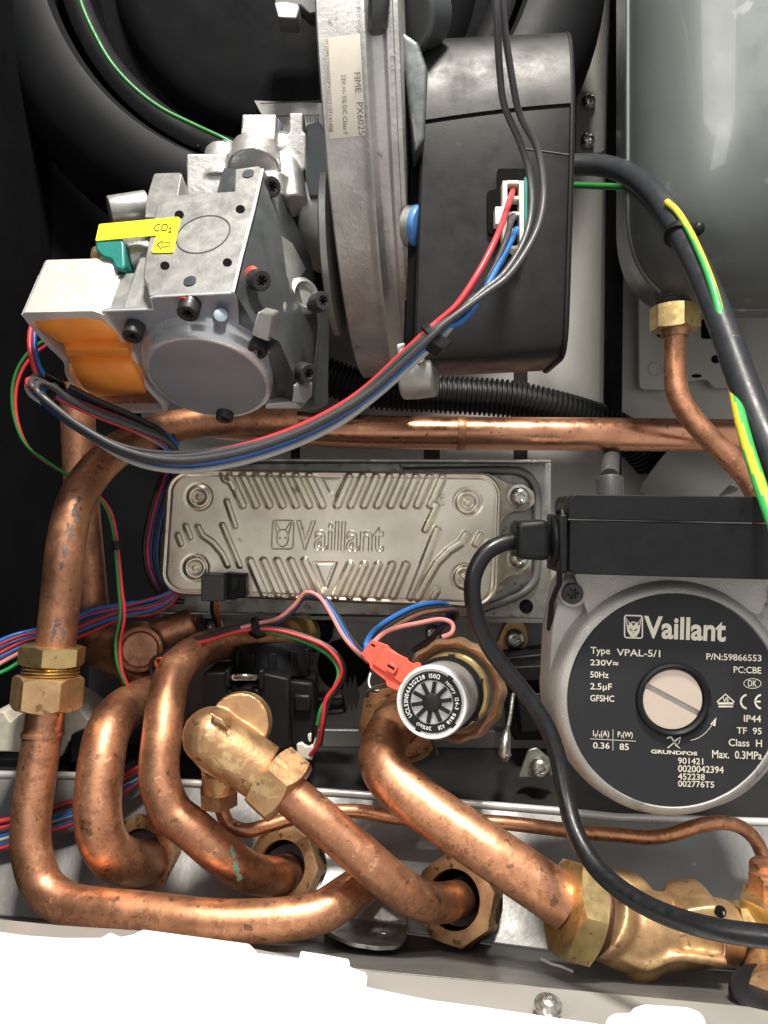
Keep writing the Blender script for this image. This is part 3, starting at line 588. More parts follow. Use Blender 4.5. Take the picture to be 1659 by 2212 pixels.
def seg(pts):
    d = np.full(U.shape, 1e9)
    for (x0, y0), (x1, y1) in zip(pts[:-1], pts[1:]):
        dx, dy = x1 - x0, y1 - y0; k = np.clip(((U - x0) * dx + (VV - y0) * dy) / max(dx * dx + dy * dy, 1e-6), 0, 1)
        d = np.minimum(d, np.hypot(U - x0 - k * dx, VV - y0 - k * dy))
    return d
c1 = lambda x, y: (274.3 + .3968 * x, 960 + .3968 * y)
c2 = lambda x, y: (768 + .2976 * x, 960 + .2976 * y)
H = np.zeros(U.shape); ridge = []
for i in range(7): ridge.append(([c1(560 + 72 * i, 175), c1(632 + 72 * i, 330)], 10.5))
ridge.append(([c1(515, 165), c1(528, 195), c1(560, 210), c1(575, 240)], 5.0))
for i in range(8): ridge.append(([c1(1210 + 72.5 * i, 180), c1(1145 + 72.5 * i, 330)], 10.5))
for i in range(5): ridge.append(([c1(672 + 74 * i, 635), c1(748 + 76 * i, 815)], 10.5))
for i in range(5): ridge.append(([c1(1215 + 76 * i, 655), c1(1135 + 78 * i, 825)], 10.5))
ridge += [([c1(545, 310), c1(590, 445)], 7.5), ([c1(522, 440), c1(615, 660)], 7.5), ([c1(388, 450), c1(412, 495), c1(470, 535), c1(520, 595), c1(548, 655)], 8),
          ([c1(322, 445), c1(345, 505)], 8), ([c1(278, 495), c1(295, 540)], 8)]
ridge += [([c2(590, 620), c2(400, 1110)], 10.5), ([c2(800, 655), c2(765, 715), c2(680, 770), c2(590, 860), c2(520, 980), c2(450, 1115)], 10.5), ([c2(588, 440), c2(505, 620)], 8.5), ([c2(905, 655), c2(868, 725)], 8.5), ([c2(970, 715), c2(930, 790)], 8), ([c2(592, 1065), c2(560, 1115)], 8.5)]
for pts, w in ridge:
    d = seg(pts); H = np.maximum(H, (1 - sst(d, w * .45, w)) * 2.2) 
    H -= .22 * np.exp(-((d - w * 1.05) / 2.4) ** 2)
# pockets in the middle
for tri in ([c1(1050, 178), c1(1100, 270), c1(1130, 270), c1(1180, 178)], [c1(1020, 645), c1(1135, 645), c1(1085, 775), c1(1070, 775)]):
    d = seg(tri + [tri[0]]); H -= .55 * np.exp(-(d / 3.6) ** 2)
for (x, y), r in ((c1(390, 285), 27), (c1(370, 672), 27), (c2(815, 420), 29), (c2(800, 968), 29)):
    d = np.hypot(U - x, VV - y); H += .7 * np.exp(-((d - r * .72) / 5.0) ** 2) - .55 * np.exp(-((d - r) / 2.6) ** 2) - .9 * (1 - sst(d, r * .42, r * .6)) + 1.1 * (1 - sst(d, r * .18, r * .36))
H += -.5 * np.exp(-((sd + 11) / 2.6) ** 2) + .25 * np.exp(-((sd + 5) / 3) ** 2)
H -= 6.0 * np.clip(1 - np.sqrt(np.clip(1 - np.clip((sd + 6) / 6.5, 0, 1) ** 2, 0, 1)), 0, 1)
H *= .00105
me_v = []; 
for j in range(NY):
    for i in range(NX): me_v.append(HF.hit(U[j, i], VV[j, i], H[j, i]))
ok = sd < .6
fs = []
for j in range(NY - 1):
    for i in range(NX - 1):
        if ok[j, i] and ok[j, i + 1] and ok[j + 1, i] and ok[j + 1, i + 1]:
            a = j * NX + i; fs.append([a, a + 1, a + NX + 1, a + NX])
MB().add(me_v, fs).build('embossed_plate', STEEL_SAT, hx, smooth=60)
def rq_out(g, off):
    L = []
    for (cx, cy, a0) in ((1, 1, 0), (-1, 1, 90), (-1, -1, 180), (1, -1, 270)):
        for k in range(9):
            a = math.radians(a0 + k * 90 / 8); x = cx * (wq / 2 - rq) + (rq + g) * math.cos(a); y = cy * (hq / 2 - rq) + (rq + g) * math.sin(a)
            s, t = x / wq + .5, y / hq + .5
            u = (TLq[0] * (1 - s) + TRq[0] * s) * (1 - t) + (BLq[0] * (1 - s) + BRq[0] * s) * t; v = (TLq[1] * (1 - s) + TRq[1] * s) * (1 - t) + (BLq[1] * (1 - s) + BRq[1] * s) * t
            L.append(HF.hit(u, v, off))
    return L
m = MB(); m.prism(rq_out(-1.5, -.0028), (0, .002, 0)); m.prism(rq_out(-4, -.0048), (0, .026, 0)); m.build('plate_pack', STEEL_SAT, hx, bevel=.0003)
# embossed maker lettering as raised outlines
m = MB(); m.text('vail_thin', [(641, 1124), (831, 1128), (828, 1192), (638, 1187)], HF, .00055)
vs, fs = m.v, m.f
cnt = {}
for fc_ in fs:
    for a, b in zip(fc_, fc_[1:] + fc_[:1]): cnt[frozenset((a, b))] = cnt.get(frozenset((a, b)), 0) + 1
adj = {}
for k_, c_ in cnt.items():
    if c_ == 1:
        a, b = tuple(k_); adj.setdefault(a, []).append(b); adj.setdefault(b, []).append(a)
mo = MB(); seen = set()
for a in adj:
    if a in seen: continue
    loop = [a]; seen.add(a); cur = a
    while True:
        nx_ = [b for b in adj[cur] if b not in seen]
        if not nx_: break
        cur = nx_[0]; loop.append(cur); seen.add(cur)
    if len(loop) > 3:
        p = [vs[i] for i in loop]; mo.tube(p + [p[0]], .00042, 6, cap=False)
def hare(mb, fn, stroke):
    "square badge: frame, round head, two long ears; fn(x, y) in 0..1 gives a point"
    sq = rnd([(0, 0), (1, 0), (1, 1), (0, 1)], .14); stroke(mb, [fn(*q) for q in sq] , True)
    hd = [(.5 + .27 * math.cos(2 * math.pi * i / 24), .62 + .30 * math.sin(2 * math.pi * i / 24)) for i in range(24)]; stroke(mb, [fn(*q) for q in hd], True)
    for s in (-1, 1): stroke(mb, [fn(.5 + s * x, y) for x, y in ((.10, .36), (.34, .06), (.40, .08), (.27, .46))], False)
m2 = lambda mb, p, c: mb.tube(p + ([p[0]] if c else []), .00042, 6, cap=False)
hare(mo, lambda x, y: HF.hit(589 + x * 46 - y * 2, 1124 + y * 62, .00045), m2)
for s in (-1, 1): mo.ball(HF.hit(611 + s * 6, 1162, .0003), .0007)
mo.build('raised_lettering', STEEL_SAT, hx)
# mounting lugs with screws
for (u, v, o) in ((1122, 1073, [(1050, 1020), (1076, 1032), (1100, 1044), (1130, 1044), (1154, 1062), (1156, 1088), (1136, 1104), (1106, 1106), (1092, 1116), (1076, 1140), (1060, 1140)]),
                  (1120, 1207, [(1060, 1170), (1078, 1176), (1100, 1182), (1130, 1180), (1150, 1196), (1148, 1224), (1128, 1240), (1096, 1246), (1072, 1268), (1050, 1290)])):
    MB().prism(front(.440).pts(rnd(o, 6)), (0, .003, 0)).build('mounting_lug', ZINC_LUG, hx, bevel=.0006)
    m = screw(MB(), P(u, v, .4398), (0, -1, .05), .0056, .0055); m.lathe([(.0070, 0), (.0070, .0008), (.0056, .001)], P(u, v, .4398), (0, -1, 0), 28); m.build('screw', SCREW, hx)
# ================================================================ black sensor clip on the exchanger's lower left corner
ss = thing('temperature_sensor', 'black clip-on temperature sensor at the lower left corner of the heat exchanger', 'sensor', P(470, 1300, .41))
MB().prism(front(.402).pts([(434, 1241), (483, 1244), (484, 1300), (433, 1299)]), (0, .018, 0)).build('plug', GREYP, ss, bevel=.0008)
MB().prism(front(.410).pts([(482, 1238), (530, 1241), (530, 1290), (500, 1296), (482, 1296)]), (0, .020, 0)).build('socket', BLACK, ss, bevel=.0008)
m = MB(); m.prism(front(.4085).pts([(497, 1246), (517, 1247), (515, 1266), (505, 1280), (497, 1278)]), (0, .003, 0)); m.build('latch', BLACK_SAT, ss, bevel=.0005)
for c_, L in (('orange', [(467, 1296, .412), (469, 1312, .416), (470, 1330, .425), (475, 1352, .44)]), ('black', [(458, 1296, .412), (458, 1318, .418), (463, 1340, .43), (470, 1356, .445)])):
    MB().pipe(L, .0011, 6, 10).build('wire', WIRE[c_], ss, label=c_ + ' sensor wire')
# ================================================================ COMBUSTION FAN
fan = thing('combustion_fan', 'cast aluminium fan with black cylindrical motor cover, at the top centre', 'fan', P(900, 850, .42))
fax = V((1, -.07, .030)).normalized()
FC = V((.0078, .455, .232)); R0 = .15; k = .305 / F
def fo(u): return FC + fax * ((u - CX) * k)
U_ = lambda u: (u - CX) * k
prof = [(.06, U_(684)), (R0 - .006, U_(684)), (R0 - .0012, U_(686)), (R0 - .0002, U_(690)), (R0 - .0004, U_(770)), (R0 + .0002, U_(782)), (R0 + .0009, U_(789)), (R0 + .0010, U_(795)), (R0 + .0002, U_(801)), (R0 - .0010, U_(806)), (R0 - .0016, U_(812)), (R0 - .0016, U_(833)), (R0 - .0006, U_(838)),
        (R0 + .0002, U_(842)), (R0 + .0002, U_(856)), (R0 - .0006, U_(856.7)), (R0 - .0006, U_(857.6)), (R0 + .0002, U_(858.3)), (R0, U_(868)), (R0 - .0016, U_(871)), (R0 - .010, U_(874)), (R0 - .018, U_(878)), (R0 - .024, U_(880)), (.05, U_(881))]
MB().lathe(prof, FC, fax, 200).build('volute', ALU, fan, smooth=30)
m = MB(); x, y, _ = basis(fax); rs = random.Random(3)
for i in range(60):
    a = math.radians(rs.uniform(-55, 30)); d = V((0, -math.cos(a), math.sin(a))); d = (d - fax * d.dot(fax)).normalized()
    tdir = fax.cross(d); w = rs.uniform(1.5, 5) * k
    m.obox(FC + fax * (U_(845 + rs.uniform(0, 3)) + w) + d * (R0 + .0002), fax * w, tdir * rs.uniform(.0002, .0009), d * .0003)
m.build('casting_flash', ALU, fan)
# ears with screws
def ear(u, v, D, r, label=None):
    o = P(u, v, D); m = MB(); m.cyl(o - fax * .006, o + fax * .006, r, r * .96, 36, .0012); return m
m = MB(); o = P(908, 803, .352); ea = V((1, -.24, .03)).normalized()
m.lathe([(.0112, -.0088), (.0122, -.0080), (.0124, -.0006), (.0120, -.0001), (.0120, .0001), (.0122, .0006), (.0118, .0066), (.0110, .0072)], o, ea, 48)
m.prism([P(u, v, d) for u, v, d in ((856, 742, .352), (888, 738, .352), (912, 772, .348), (908, 800, .348), (876, 812, .352), (858, 770, .352))], (0, .016, 0))
m.build('ear', ALU_DIE, fan, remesh=.0007, rsm=3)
m = MB(); o = P(907, 772, .338); m.lathe([(.0035, -.001), (.0036, .0012), (.003, .0024), (0, .0028)], o, ea, 24); m.build('screw', SCREW, fan)
m = MB()
m.cyl(P(872, 30, .335), P(925, 28, .345), .0165, .0150, 40, .002); m.cyl(P(800, -14, .31), P(845, -10, .31), .016, .015, 40, .002)
m.prism(front(.325).pts([(862, 60), (905, 90), (925, 150), (918, 300), (896, 330), (880, 200)]), (0, .03, 0))
m.build('upper_ear', ALU_DARK, fan, remesh=.0009, rsm=6)
# motor cover: a drum with a nearly flat front, slightly skewed
XL, XR = (905 - CX) / F * .335, (1243 - CX) / F * .335; L1 = XR - XL; ZC, YC, HY = .1385, .359, .024
def on_cover(s, a, off=0, sh=0):
    c, n_ = math.cos(a), math.sin(a)
    HZ, EX = (.0795, 2 / 2.5) if n_ > 0 else (.0715, 2 / 9)
    y = -math.copysign(abs(c) ** EX, c) * (HY + off - sh); z = math.copysign(abs(n_) ** EX, n_) * (HZ + off - sh)
    x = XL + s; return V((x + .03 * z, YC + y, ZC + z + .05 * (x - (XL + XR) / 2)))
m = MB(); NA = 160; st = [(-.001, .010), (0, .0008), (.001, 0), (L1 * .33, 0), (L1 * .66, 0), (L1 - .0035, 0), (L1 - .0010, .0010), (L1, .0035)]
vs = [on_cover(s_, 2 * math.pi * i / NA, 0, sh) for s_, sh in st for i in range(NA)]
m.add(vs, [[j * NA + i, j * NA + (i + 1) % NA, (j + 1) * NA + (i + 1) % NA, (j + 1) * NA + i] for j in range(len(st) - 1) for i in range(NA)] + [[(len(st) - 1) * NA + i for i in range(NA)]])
m.build('motor_cover', BLACK_SAT, fan, smooth=35)
def patch(name, s0, s1, lo, hi, off, mt, n=30, th=.0014):
    m = MB(); vs = []
    for q in (off, off - th):
        for i in range(n + 1):
            s = s0 + (s1 - s0) * i / n
            for j in range(n + 1):
                a = lo(i / n) + (hi(i / n) - lo(i / n)) * j / n; vs.append(on_cover(s, a, q))
    N = n + 1; fs = [[i * N + j, i * N + j + 1, (i + 1) * N + j + 1, (i + 1) * N + j] for i in range(n) for j in range(n)]
    rim = [(i, 0) for i in range(n)] + [(n, j) for j in range(n)] + [(i, n) for i in range(n, 0, -1)] + [(0, j) for j in range(n, 0, -1)]
    for p, q in zip(rim, rim[1:] + rim[:1]): fs.append([p[0] * N + p[1], q[0] * N + q[1], N * N + q[0] * N + q[1], N * N + p[0] * N + p[1]])
    m.add(vs, fs); return m.build(name, mt, fan, smooth=35)
sl_ = lambda t: .345 + .06 * t + .012 * math.sin(3 * t)
patch('upper_panel', .0008, L1 - .0030, sl_, lambda t: 1.75, .0010, BLACK_SAT)
patch('panel_seam', .0008, L1 - .0012, lambda t: sl_(t) - .012, lambda t: sl_(t) + .004, .0002, HOLE, th=.0006)
m = MB(); m.tube([on_cover(L1 * (.62 + .36 * t), .175 - .05 * t, .0001) for t in np.linspace(0, 1, 12)], .00028, 6); m.build('scratch_line', GREYP, fan)
m = MB(); q = [on_cover(L1 - .0022, 2 * math.pi * i / 120, .0003) for i in range(120)]; m.tube(q + [q[0]], .0011, 8, cap=False); m.build('end_rim', BLACK, fan)
# dark gap ring, grommet
m = MB(); vs = [on_cover(s_, 2 * math.pi * i / 80, 0, .006) for s_ in (-.004, .006) for i in range(80)]; m.add(vs, [[i, (i + 1) % 80, 80 + (i + 1) % 80, 80 + i] for i in range(80)]); m.build('gap_ring', HOLE, fan)
m = MB(); o = P(893, 490, .335); m.cyl(P(884, 490, .346), P(902, 490, .344), .0092, .0092, 32); m.build('spacer', ALU_DIE, fan)
m = MB(); m.cyl(P(897, 490, .343), P(912, 490, .3415), .0094, .0092, 32, .0008); m.build('blue_grommet', BLUE_P, fan)
# socket opening and white connector
sf = Pl(P(1100, 450, .3335), (0.0, -1, .02))
m = MB(); m.prism(sf.pts(rnd([(1074, 364), (1140, 364), (1140, 546), (1078, 548), (1078, 505), (1054, 505), (1052, 412), (1074, 408)], 8)), (0, .006, 0)); m.build('socket_opening', HOLE, fan)
cn = MB(); cf = Pl(P(1100, 450, .328), (0, -1, .02))
def frame_box(mb, pl, u0, v0, u1, v1, d, wall, cells):
    n = len(cells)
    mb.prism(pl.pts([(u0, v0), (u0 + wall, v0), (u0 + wall, v1), (u0, v1)]), (0, d, 0)); mb.prism(pl.pts([(u1 - wall, v0), (u1, v0), (u1, v1), (u1 - wall, v1)]), (0, d, 0))
    for v in cells: mb.prism(pl.pts([(u0 + wall, v - 4), (u1 - wall, v - 4), (u1 - wall, v + 4), (u0 + wall, v + 4)], -.0001), (0, d - .0002, 0))
frame_box(cn, cf, 1086, 390, 1132, 538, .008, 10, (393, 427, 461, 496, 534))
cn.prism(cf.pts([(1070, 446), (1086, 446), (1086, 484), (1070, 484)]), (0, .008, 0))
cn.build('connector_housing', WHITEP, fan, bevel=.0003)
m = MB(); m.prism(cf.pts([(1094, 396), (1124, 396), (1124, 532), (1094, 532)], -.006), (0, .001, 0)); m.build('connector_floor', BRASS_OLD, fan)
m = MB(); m.prism(cf.pts([(1133, 382), (1139, 383), (1139, 512), (1133, 512)]), (0, .008, 0)); m.build('circuit_board', TEAL, fan)
# paper label on the volute
lp_ = Pl(P(750, 190, .3045), (0, -1, 0))
def vol(u, v, off):  # point on the volute rim along a sight line
    r = ray(u, v); d = .25
    lo, hi = .25, .45
    for _ in range(60):
        mid = (lo + hi) / 2; p = r * mid - FC; rad = (p - fax * p.dot(fax)).length
        if rad > R0 + off: lo = mid
        else: hi = mid
    return r * lo
class VP:
    def hit(s, u, v, off=0): return vol(u, v, off)
VP = VP()
def vgrid(mb, q, off, n=14):
    tl, tr, br, bl = q; vs = []
    for j in range(n + 1):
        for i in range(5):
            s, t = i / 4, j / n
            u = (tl[0] * (1 - s) + tr[0] * s) * (1 - t) + (bl[0] * (1 - s) + br[0] * s) * t; v = (tl[1] * (1 - s) + tr[1] * s) * (1 - t) + (bl[1] * (1 - s) + br[1] * s) * t
            vs.append(vol(u, v, off))
    return mb.add(vs, [[j * 5 + i, j * 5 + i + 1, (j + 1) * 5 + i + 1, (j + 1) * 5 + i] for j in range(n) for i in range(4)])
m = vgrid(MB(), [(699, 82), (780, 72), (790, 292), (712, 300)], .0003); lab = m.build('label', LABEL, fan)
m = MB()
m.text('fime', [(778, 156), (789, 290), (775, 292), (764, 157)], VP, .0005); m.text('fime2', [(747, 160), (751, 290), (742, 291), (737, 161)], VP, .0005); m.text('serial', [(709, 84), (720, 284), (711, 286), (701, 85)], VP, .0005)
m.build('lettering', INK_G, lab)
# inlet on the far side, towards the gas valve
il = MB(); il.lathe([(.030, 0), (.052, .002), (.056, .008), (.058, .02)], fo(700), fax, 64); il.build('inlet_disc', ALU_DIE, fan)

# ================================================================ GAS VALVE
gv = thing('gas_valve', 'grey die cast gas valve block with orange coil, left of the fan', 'gas valve', P(500, 890, .40))
nf = V((-.08, -.5, -.86)).normalized(); bk = -nf
PF = Pl(P(525, 634, .300), nf); E0, E1 = PF.hit(320, 643), PF.hit(503, 634)
PU = pl3(E0, E1, E1 + bk * .05)
q = PU.pts([(320, 641), (317, 617), (308, 602), (312, 560), (338, 440), (382, 420), (505, 412), (507, 364), (560, 357), (567, 366), (548, 452), (522, 553), (503, 634)]); m = MB(); m.prism(q, PU.n * -.006)
m.prism([p - PU.n * .006 for p in PU.pts([(330, 636), (330, 600), (345, 500), (362, 440), (500, 428), (550, 420), (540, 460), (520, 550), (500, 630)])], PU.n * -.03)
m.prism([p + bk * .0016 for p in PF.pts([(225, 678), (330, 672), (330, 646), (500, 636), (515, 652), (555, 716), (602, 740), (640, 840), (628, 878), (365, 878), (310, 803)])], bk * .022)
m.prism([p + bk * .0016 for p in PF.pts([(330, 650), (500, 640), (545, 709), (590, 736), (630, 800), (600, 860), (420, 820), (340, 700)])], bk * .058)
m.build('body', ALU_DIE, gv, bevel=.0008)
m = MB(); m.prism(PU.pts(rnd([(312, 470), (316, 430), (332, 374), (393, 372), (384, 425), (378, 470)], [3, 3, 7, 7, 3, 3]), -.0006), PU.n * -.010); m.build('mounting_lug', ALU_DIE, gv, bevel=.001)
m = MB(); m.prism(PU.pts(circ(349, 400, 22, 28, 19), -.0011), PU.n * -.0002)
for (u, v, r) in ((387, 463, 10), (519, 451, 10), (356, 573, 10), (491, 566, 10)): m.prism(PU.pts(circ(u, v, r, 20, r * .85), .0003), PU.n * -.0002)
m.build('bore', HOLE, gv, loose=True)
m = MB(); o = PU.hit(439, 506)
m.lathe([(.0118, -.0004), (.0118, .0002), (.0112, .0002), (.0111, -.0004)], o, PU.n, 56, close=False); m.lathe([(.0026, 0), (.0027, .0005), (.0, .0006)], PU.hit(411, 608), PU.n, 24); m.lathe([(.0026, 0), (.0027, .0005), (.0, .0006)], PU.hit(537, 376), PU.n, 24); m.build('cast_ring', ALU_DARK, gv, loose=True)
# front plate with round diaphragm cover
m = MB(); m.prism(PF.pts(rnd([(219, 671), (331, 667), (324, 642), (336, 640), (503, 632), (516, 648), (548, 700), (556, 716), (590, 738), (622, 812), (612, 872), (516, 882), (365, 872), (310, 803), (267, 747)], 4)), bk * .0014); fp = m.build('front_plate', STEEL, gv, bevel=.0003)
m = MB(); dc = PF.hit(457, 790)
m.lathe([(.0305, .0), (.0300, .0018), (.0290, .0026), (.0284, .0034), (.0282, .0058), (.0272, .0074), (.0262, .0080), (.0252, .0081)], dc, nf, 96, close=False); m.build('polished_rim', POLISH, gv, smooth=60)
m = MB(); m.lathe([(.0256, .0079), (.0250, .0081), (.0235, .0080), (.018, .0084), (.009, .0087), (0, .0088)], dc, nf, 96, close=False); m.build('diaphragm_cover', STEEL, gv, smooth=60)
m = MB(); m.cyl(PF.hit(471, 742, .0005), PF.hit(477, 686, .0055), .0026, .0024, 24, .0005); m.cyl(PF.hit(476, 692, .0035), PF.hit(477, 680, .0055), .0031, .0029, 24, .0005); m.build('test_nipple', STEEL, gv)
for (u, v, rp) in ((412, 654, .0044), (293, 704, .0042), (560, 738, .0042)):
    m = screw(MB(), PF.hit(u, v, .0002), nf, rp, .0062, pan=False); m.build('screw', SCREW_BLK, gv)
for (u, v, D, r, a) in ((552, 604, .310, .0042, (.55, -.75, -.3)), (574, 406, .345, .0045, (.6, -.7, -.2)), (683, 656, .335, .0042, (.6, -.8, 0)), (652, 802, .335, .0042, (.6, -.75, -.3)), (487, 882, .356, .0040, (0, -.4, -1))):
    m = MB(); ax = V(a).normalized(); m.cyl(P(u, v, D) - ax * .004, P(u, v, D) - ax * .0002, r * .6, r * .6, 16); screw(m, P(u, v, D), ax, r, .006, pan=False); m.build('screw', SCREW_BLK, gv)
m = MB(); m.prism(PF.pts(circ(396, 650, 9, 18, 7), .0022), bk * .0004); m.ball(P(545, 592, .3125), .0030, .0016, .0034); m.build('paint_dab', REDPAINT, gv, loose=True)
# dark right hand side
q = [E1, PF.hit(556, 712), PF.hit(600, 742), PF.hit(630, 815), PF.hit(628, 876)]
side = [E1 + V((.001, .001, 0)), P(556, 712, .307), P(604, 738, .312), P(636, 815, .322), P(632, 880, .335), P(690, 872, .362), P(698, 700, .37), P(672, 560, .372), P(620, 440, .376), PU.hit(570, 368, -.001)]
back_ = [p + V((-.022, .02, .01)) for p in side]
cen = sum(side, V()) / len(side); cb = sum(back_, V()) / len(back_)
n = len(side); m = MB(); m.add(side + back_ + [cen + V((.002, -.001, 0)), cb], [[i, (i + 1) % n, n + (i + 1) % n, n + i] for i in range(n)] + [[i, (i + 1) % n, 2 * n] for i in range(n)] + [[n + (i + 1) % n, n + i, 2 * n + 1] for i in range(n)])
m.build('side_casting', ALU_DARK, gv, smooth=75)
m = MB(); m.prism([P(u, v, d) for u, v, d in ((682, 640, .352), (700, 644, .352), (698, 870, .358), (668, 884, .358), (655, 876, .352), (672, 846, .352), (686, 700, .350))], (.002, .006, 0)); m.build('flange_plate', ALU_DARK, gv, bevel=.0008)
m = MB(); sn = V((.62, -.75, .1)).normalized(); m.lathe([(.0085, 0), (.0085, .001), (.0062, .0026), (.0048, .0012), (.0046, .0004), (0, .0003)], P(655, 640, .352), sn, 40); m.build('adjuster_boss', ALU_DIE, gv)
m = MB(); m.prism([P(u, v, d) for u, v, d in ((558, 672, .303), (588, 680, .309), (580, 740, .310), (540, 724, .306))], (.002, .008, .004)); m.prism([P(u, v, d) for u, v, d in ((634, 830, .328), (662, 836, .335), (660, 872, .336), (630, 872, .330))], (.002, .008, .004)); m.prism([P(u, v, d) for u, v, d in ((575, 872, .326), (640, 866, .332), (650, 884, .335), (570, 884, .328))], (.002, .01, .004)); m.build('cast_lug', ALU_DIE, gv, bevel=.0008, loose=True)
# rear casting towards the fan
m = MB()
m.cyl(P(548, 372, .372), P(550, 330, .38), .0128, .0118, 32); m.obox(P(565, 305, .385), (.0085, 0, 0), (0, .010, 0), (.0005, 0, .0085)); m.cyl(P(560, 330, .385), P(645, 335, .39), .0105, .0105, 32)
m.cyl(P(475, 405, .378), P(480, 335, .388), .0095, .0088, 32); m.obox(P(510, 395, .382), (.022, 0, 0), (0, .010, .002), (0, 0, .012)); m.obox(P(600, 350, .39), (.016, 0, 0), (0, .012, 0), (0, 0, .009)); m.obox(P(645, 330, .388), (.0035, 0, 0), (0, .010, 0), (0, 0, .0155))
m.cyl(P(415, 395, .382), P(470, 385, .382), .010, .010, 24); m.cyl(P(585, 395, .375), P(588, 440, .372), .0095, .0085, 32)
m.cyl(P(620, 360, .385), P(632, 445, .375), .0085, .0075, 32)
m.build('rear_casting', ALU, gv, remesh=.0008, rsm=4)
m = MB(); m.cyl(P(487, 331, .386), P(500, 328, .388), .0062, .0056, 28, .001); m.cyl(P(578, 290, .382), P(590, 268, .385), .0068, .0056, 28, .0012); m.build('pressure_port', STEEL, gv, loose=True)
m = MB(); m.prism(front(.372).pts(rnd([(662, 268), (690, 262), (712, 300), (712, 420), (668, 424), (660, 380)], 4)), (0, .03, 0)); m.build('square_flange', ALU_DARK, gv, bevel=.002)
m = MB(); m.cyl(P(660, 470, .40), P(715, 480, .40), .024, .026, 48, .002); m.lathe([(.040, 0), (.043, .001), (.043, .004), (.04, .005)], P(712, 545, .405), fax, 64); m.build('outlet_collar', ALU_DIE, gv)
# left hand pressure tappings
m = MB(); m.cyl(P(236, 456, .352), P(320, 447, .358), .0066, .0074, 32, .0008); m.build('tapping_tube', ALU_DIE, gv)
m = MB(); m.cyl(P(252, 568, .338), P(330, 552, .342), .0060, .0066, 28, .0006); m.cyl(P(262, 525, .345), P(330, 515, .35), .0055, .006, 28, .0006); m.build('lower_tapping', ALU, gv, loose=True)
m = MB(); tf = pl3(P(205, 520, .329), P(270, 520, .327), P(260, 590, .323))
m.prism(tf.pts(rnd([(204, 516), (212, 508), (262, 514), (268, 524), (270, 575), (264, 584), (248, 580), (240, 560), (222, 556), (206, 540)], 5)), (0, .012, 0)); m.build('teal_clip', TEAL, gv, bevel=.0012)
m = MB(); m.cyl(P(203, 556, .342), P(250, 560, .342), .0048, .006, 24, .0008); m.build('tapping_screw', BRASS, gv)
m = MB(); m.prism(PF.pts([(262, 669), (332, 668), (345, 790), (300, 790), (264, 720)], -.0008), bk * .034); m.cyl(P(232, 632, .335), P(270, 632, .331), .0062, .0062, 28); m.build('coil_mount', ALU_DIE, gv, bevel=.0008)
m = MB(); L_ = [PU.hit(567, 367, .0012), PU.hit(548, 452, .0012), PU.hit(520, 560, .0012), PU.hit(503, 632, .0012), PF.hit(517, 650, .0012), PF.hit(556, 712, .0012)]; m.tube(L_[:4], .0007, 8); m.tube(PF.pts([(221, 672), (331, 668), (326, 644), (336, 641), (500, 633)], .0002), .0005, 8); m.build('bent_edge', SOLSTEEL, gv)
# yellow label with lettering
m = MB(); yl = PU
q = rnd([(206, 520), (214, 484), (385, 468), (390, 472), (374, 545), (330, 546), (327, 541), (338, 508)], 3)
m.prism(yl.pts(q, .0006), PU.n * -.0004); ylab = m.build('label', YELLOW, gv)
m = MB(); m.text('co2', [(334, 484), (373, 481), (370, 502), (331, 503)], yl, .0008)
ao = [(338, 527), (352, 518), (350.5, 523.5), (368, 523), (366, 533), (349, 534), (347.5, 539)]; ai = [(341.5, 527), (350.5, 521), (349.2, 525), (366.4, 524.6), (364.8, 531.6), (348, 532.4), (347, 536.4)]
A_, B_ = yl.pts(ao, .0008), yl.pts(ai, .0008); m.add(A_ + B_, [[i, (i + 1) % 7, 7 + (i + 1) % 7, 7 + i] for i in range(7)])
m.build('lettering', INK, ylab)
# solenoid coil
so_ = thing('solenoid_coil', 'orange solenoid coil in a zinc steel cover on the left of the gas valve', 'solenoid', PF.hit(220, 880))
so_.parent = gv; so_.location = V(so_.location) - V(gv.location)
for kx in ('label', 'category'): del so_[kx]
UO = rnd([(47, 678), (62, 674), (205, 673), (219, 677), (272, 748), (300, 806), (356, 884), (352, 890), (224, 891), (176, 850), (146, 792), (70, 700)], [3, 6, 8, 6, 20, 20, 5, 3, 8, 20, 20, 8])
m = MB(); top = [(47, 678), (62, 674), (205, 673), (219, 677)]
tk = .0008
o_ = PF.pts([(47, 678), (205, 672), (220, 678)], .0015)
bkv = bk * .031
m.dome(PF.pts(rnd([(46, 680), (52, 675), (206, 672), (222, 680), (222, 690), (60, 694)], [3, 3, 14, 6, 3, 6]), .0016), bkv, .0004, .995)
m.build('steel_cover', SOLSTEEL, so_, bevel=.0008)
m = MB(); edge_r = [(220, 680), (250, 718), (276, 752), (290, 775), (298, 800), (318, 836), (350, 872), (356, 888)]; edge_l = [(52, 680), (80, 716), (112, 752), (142, 782), (146, 806), (160, 834), (190, 868), (222, 890)]
for E in (edge_r, edge_l):
    c_ = [V(p) for p in crm([tuple(PF.hit(u, v, .0016)) for u, v in E], 5)]
    n = len(c_); w = V((.0011, 0, 0)); m.add([p for q in c_ for p in (q - w, q + w, q + w + bkv * .75, q - w + bkv * .75)], [[i * 4 + j, i * 4 + (j + 1) % 4, i * 4 + 4 + (j + 1) % 4, i * 4 + 4 + j] for i in range(n - 1) for j in range(4)] + [[0, 1, 2, 3], [(n - 1) * 4 + j for j in range(4)]])
m.prism(PF.pts([(221, 888), (356, 886), (356, 892), (224, 893)], .0014), bkv * .8)
m.build('steel_bracket', SOLSTEEL, so_)
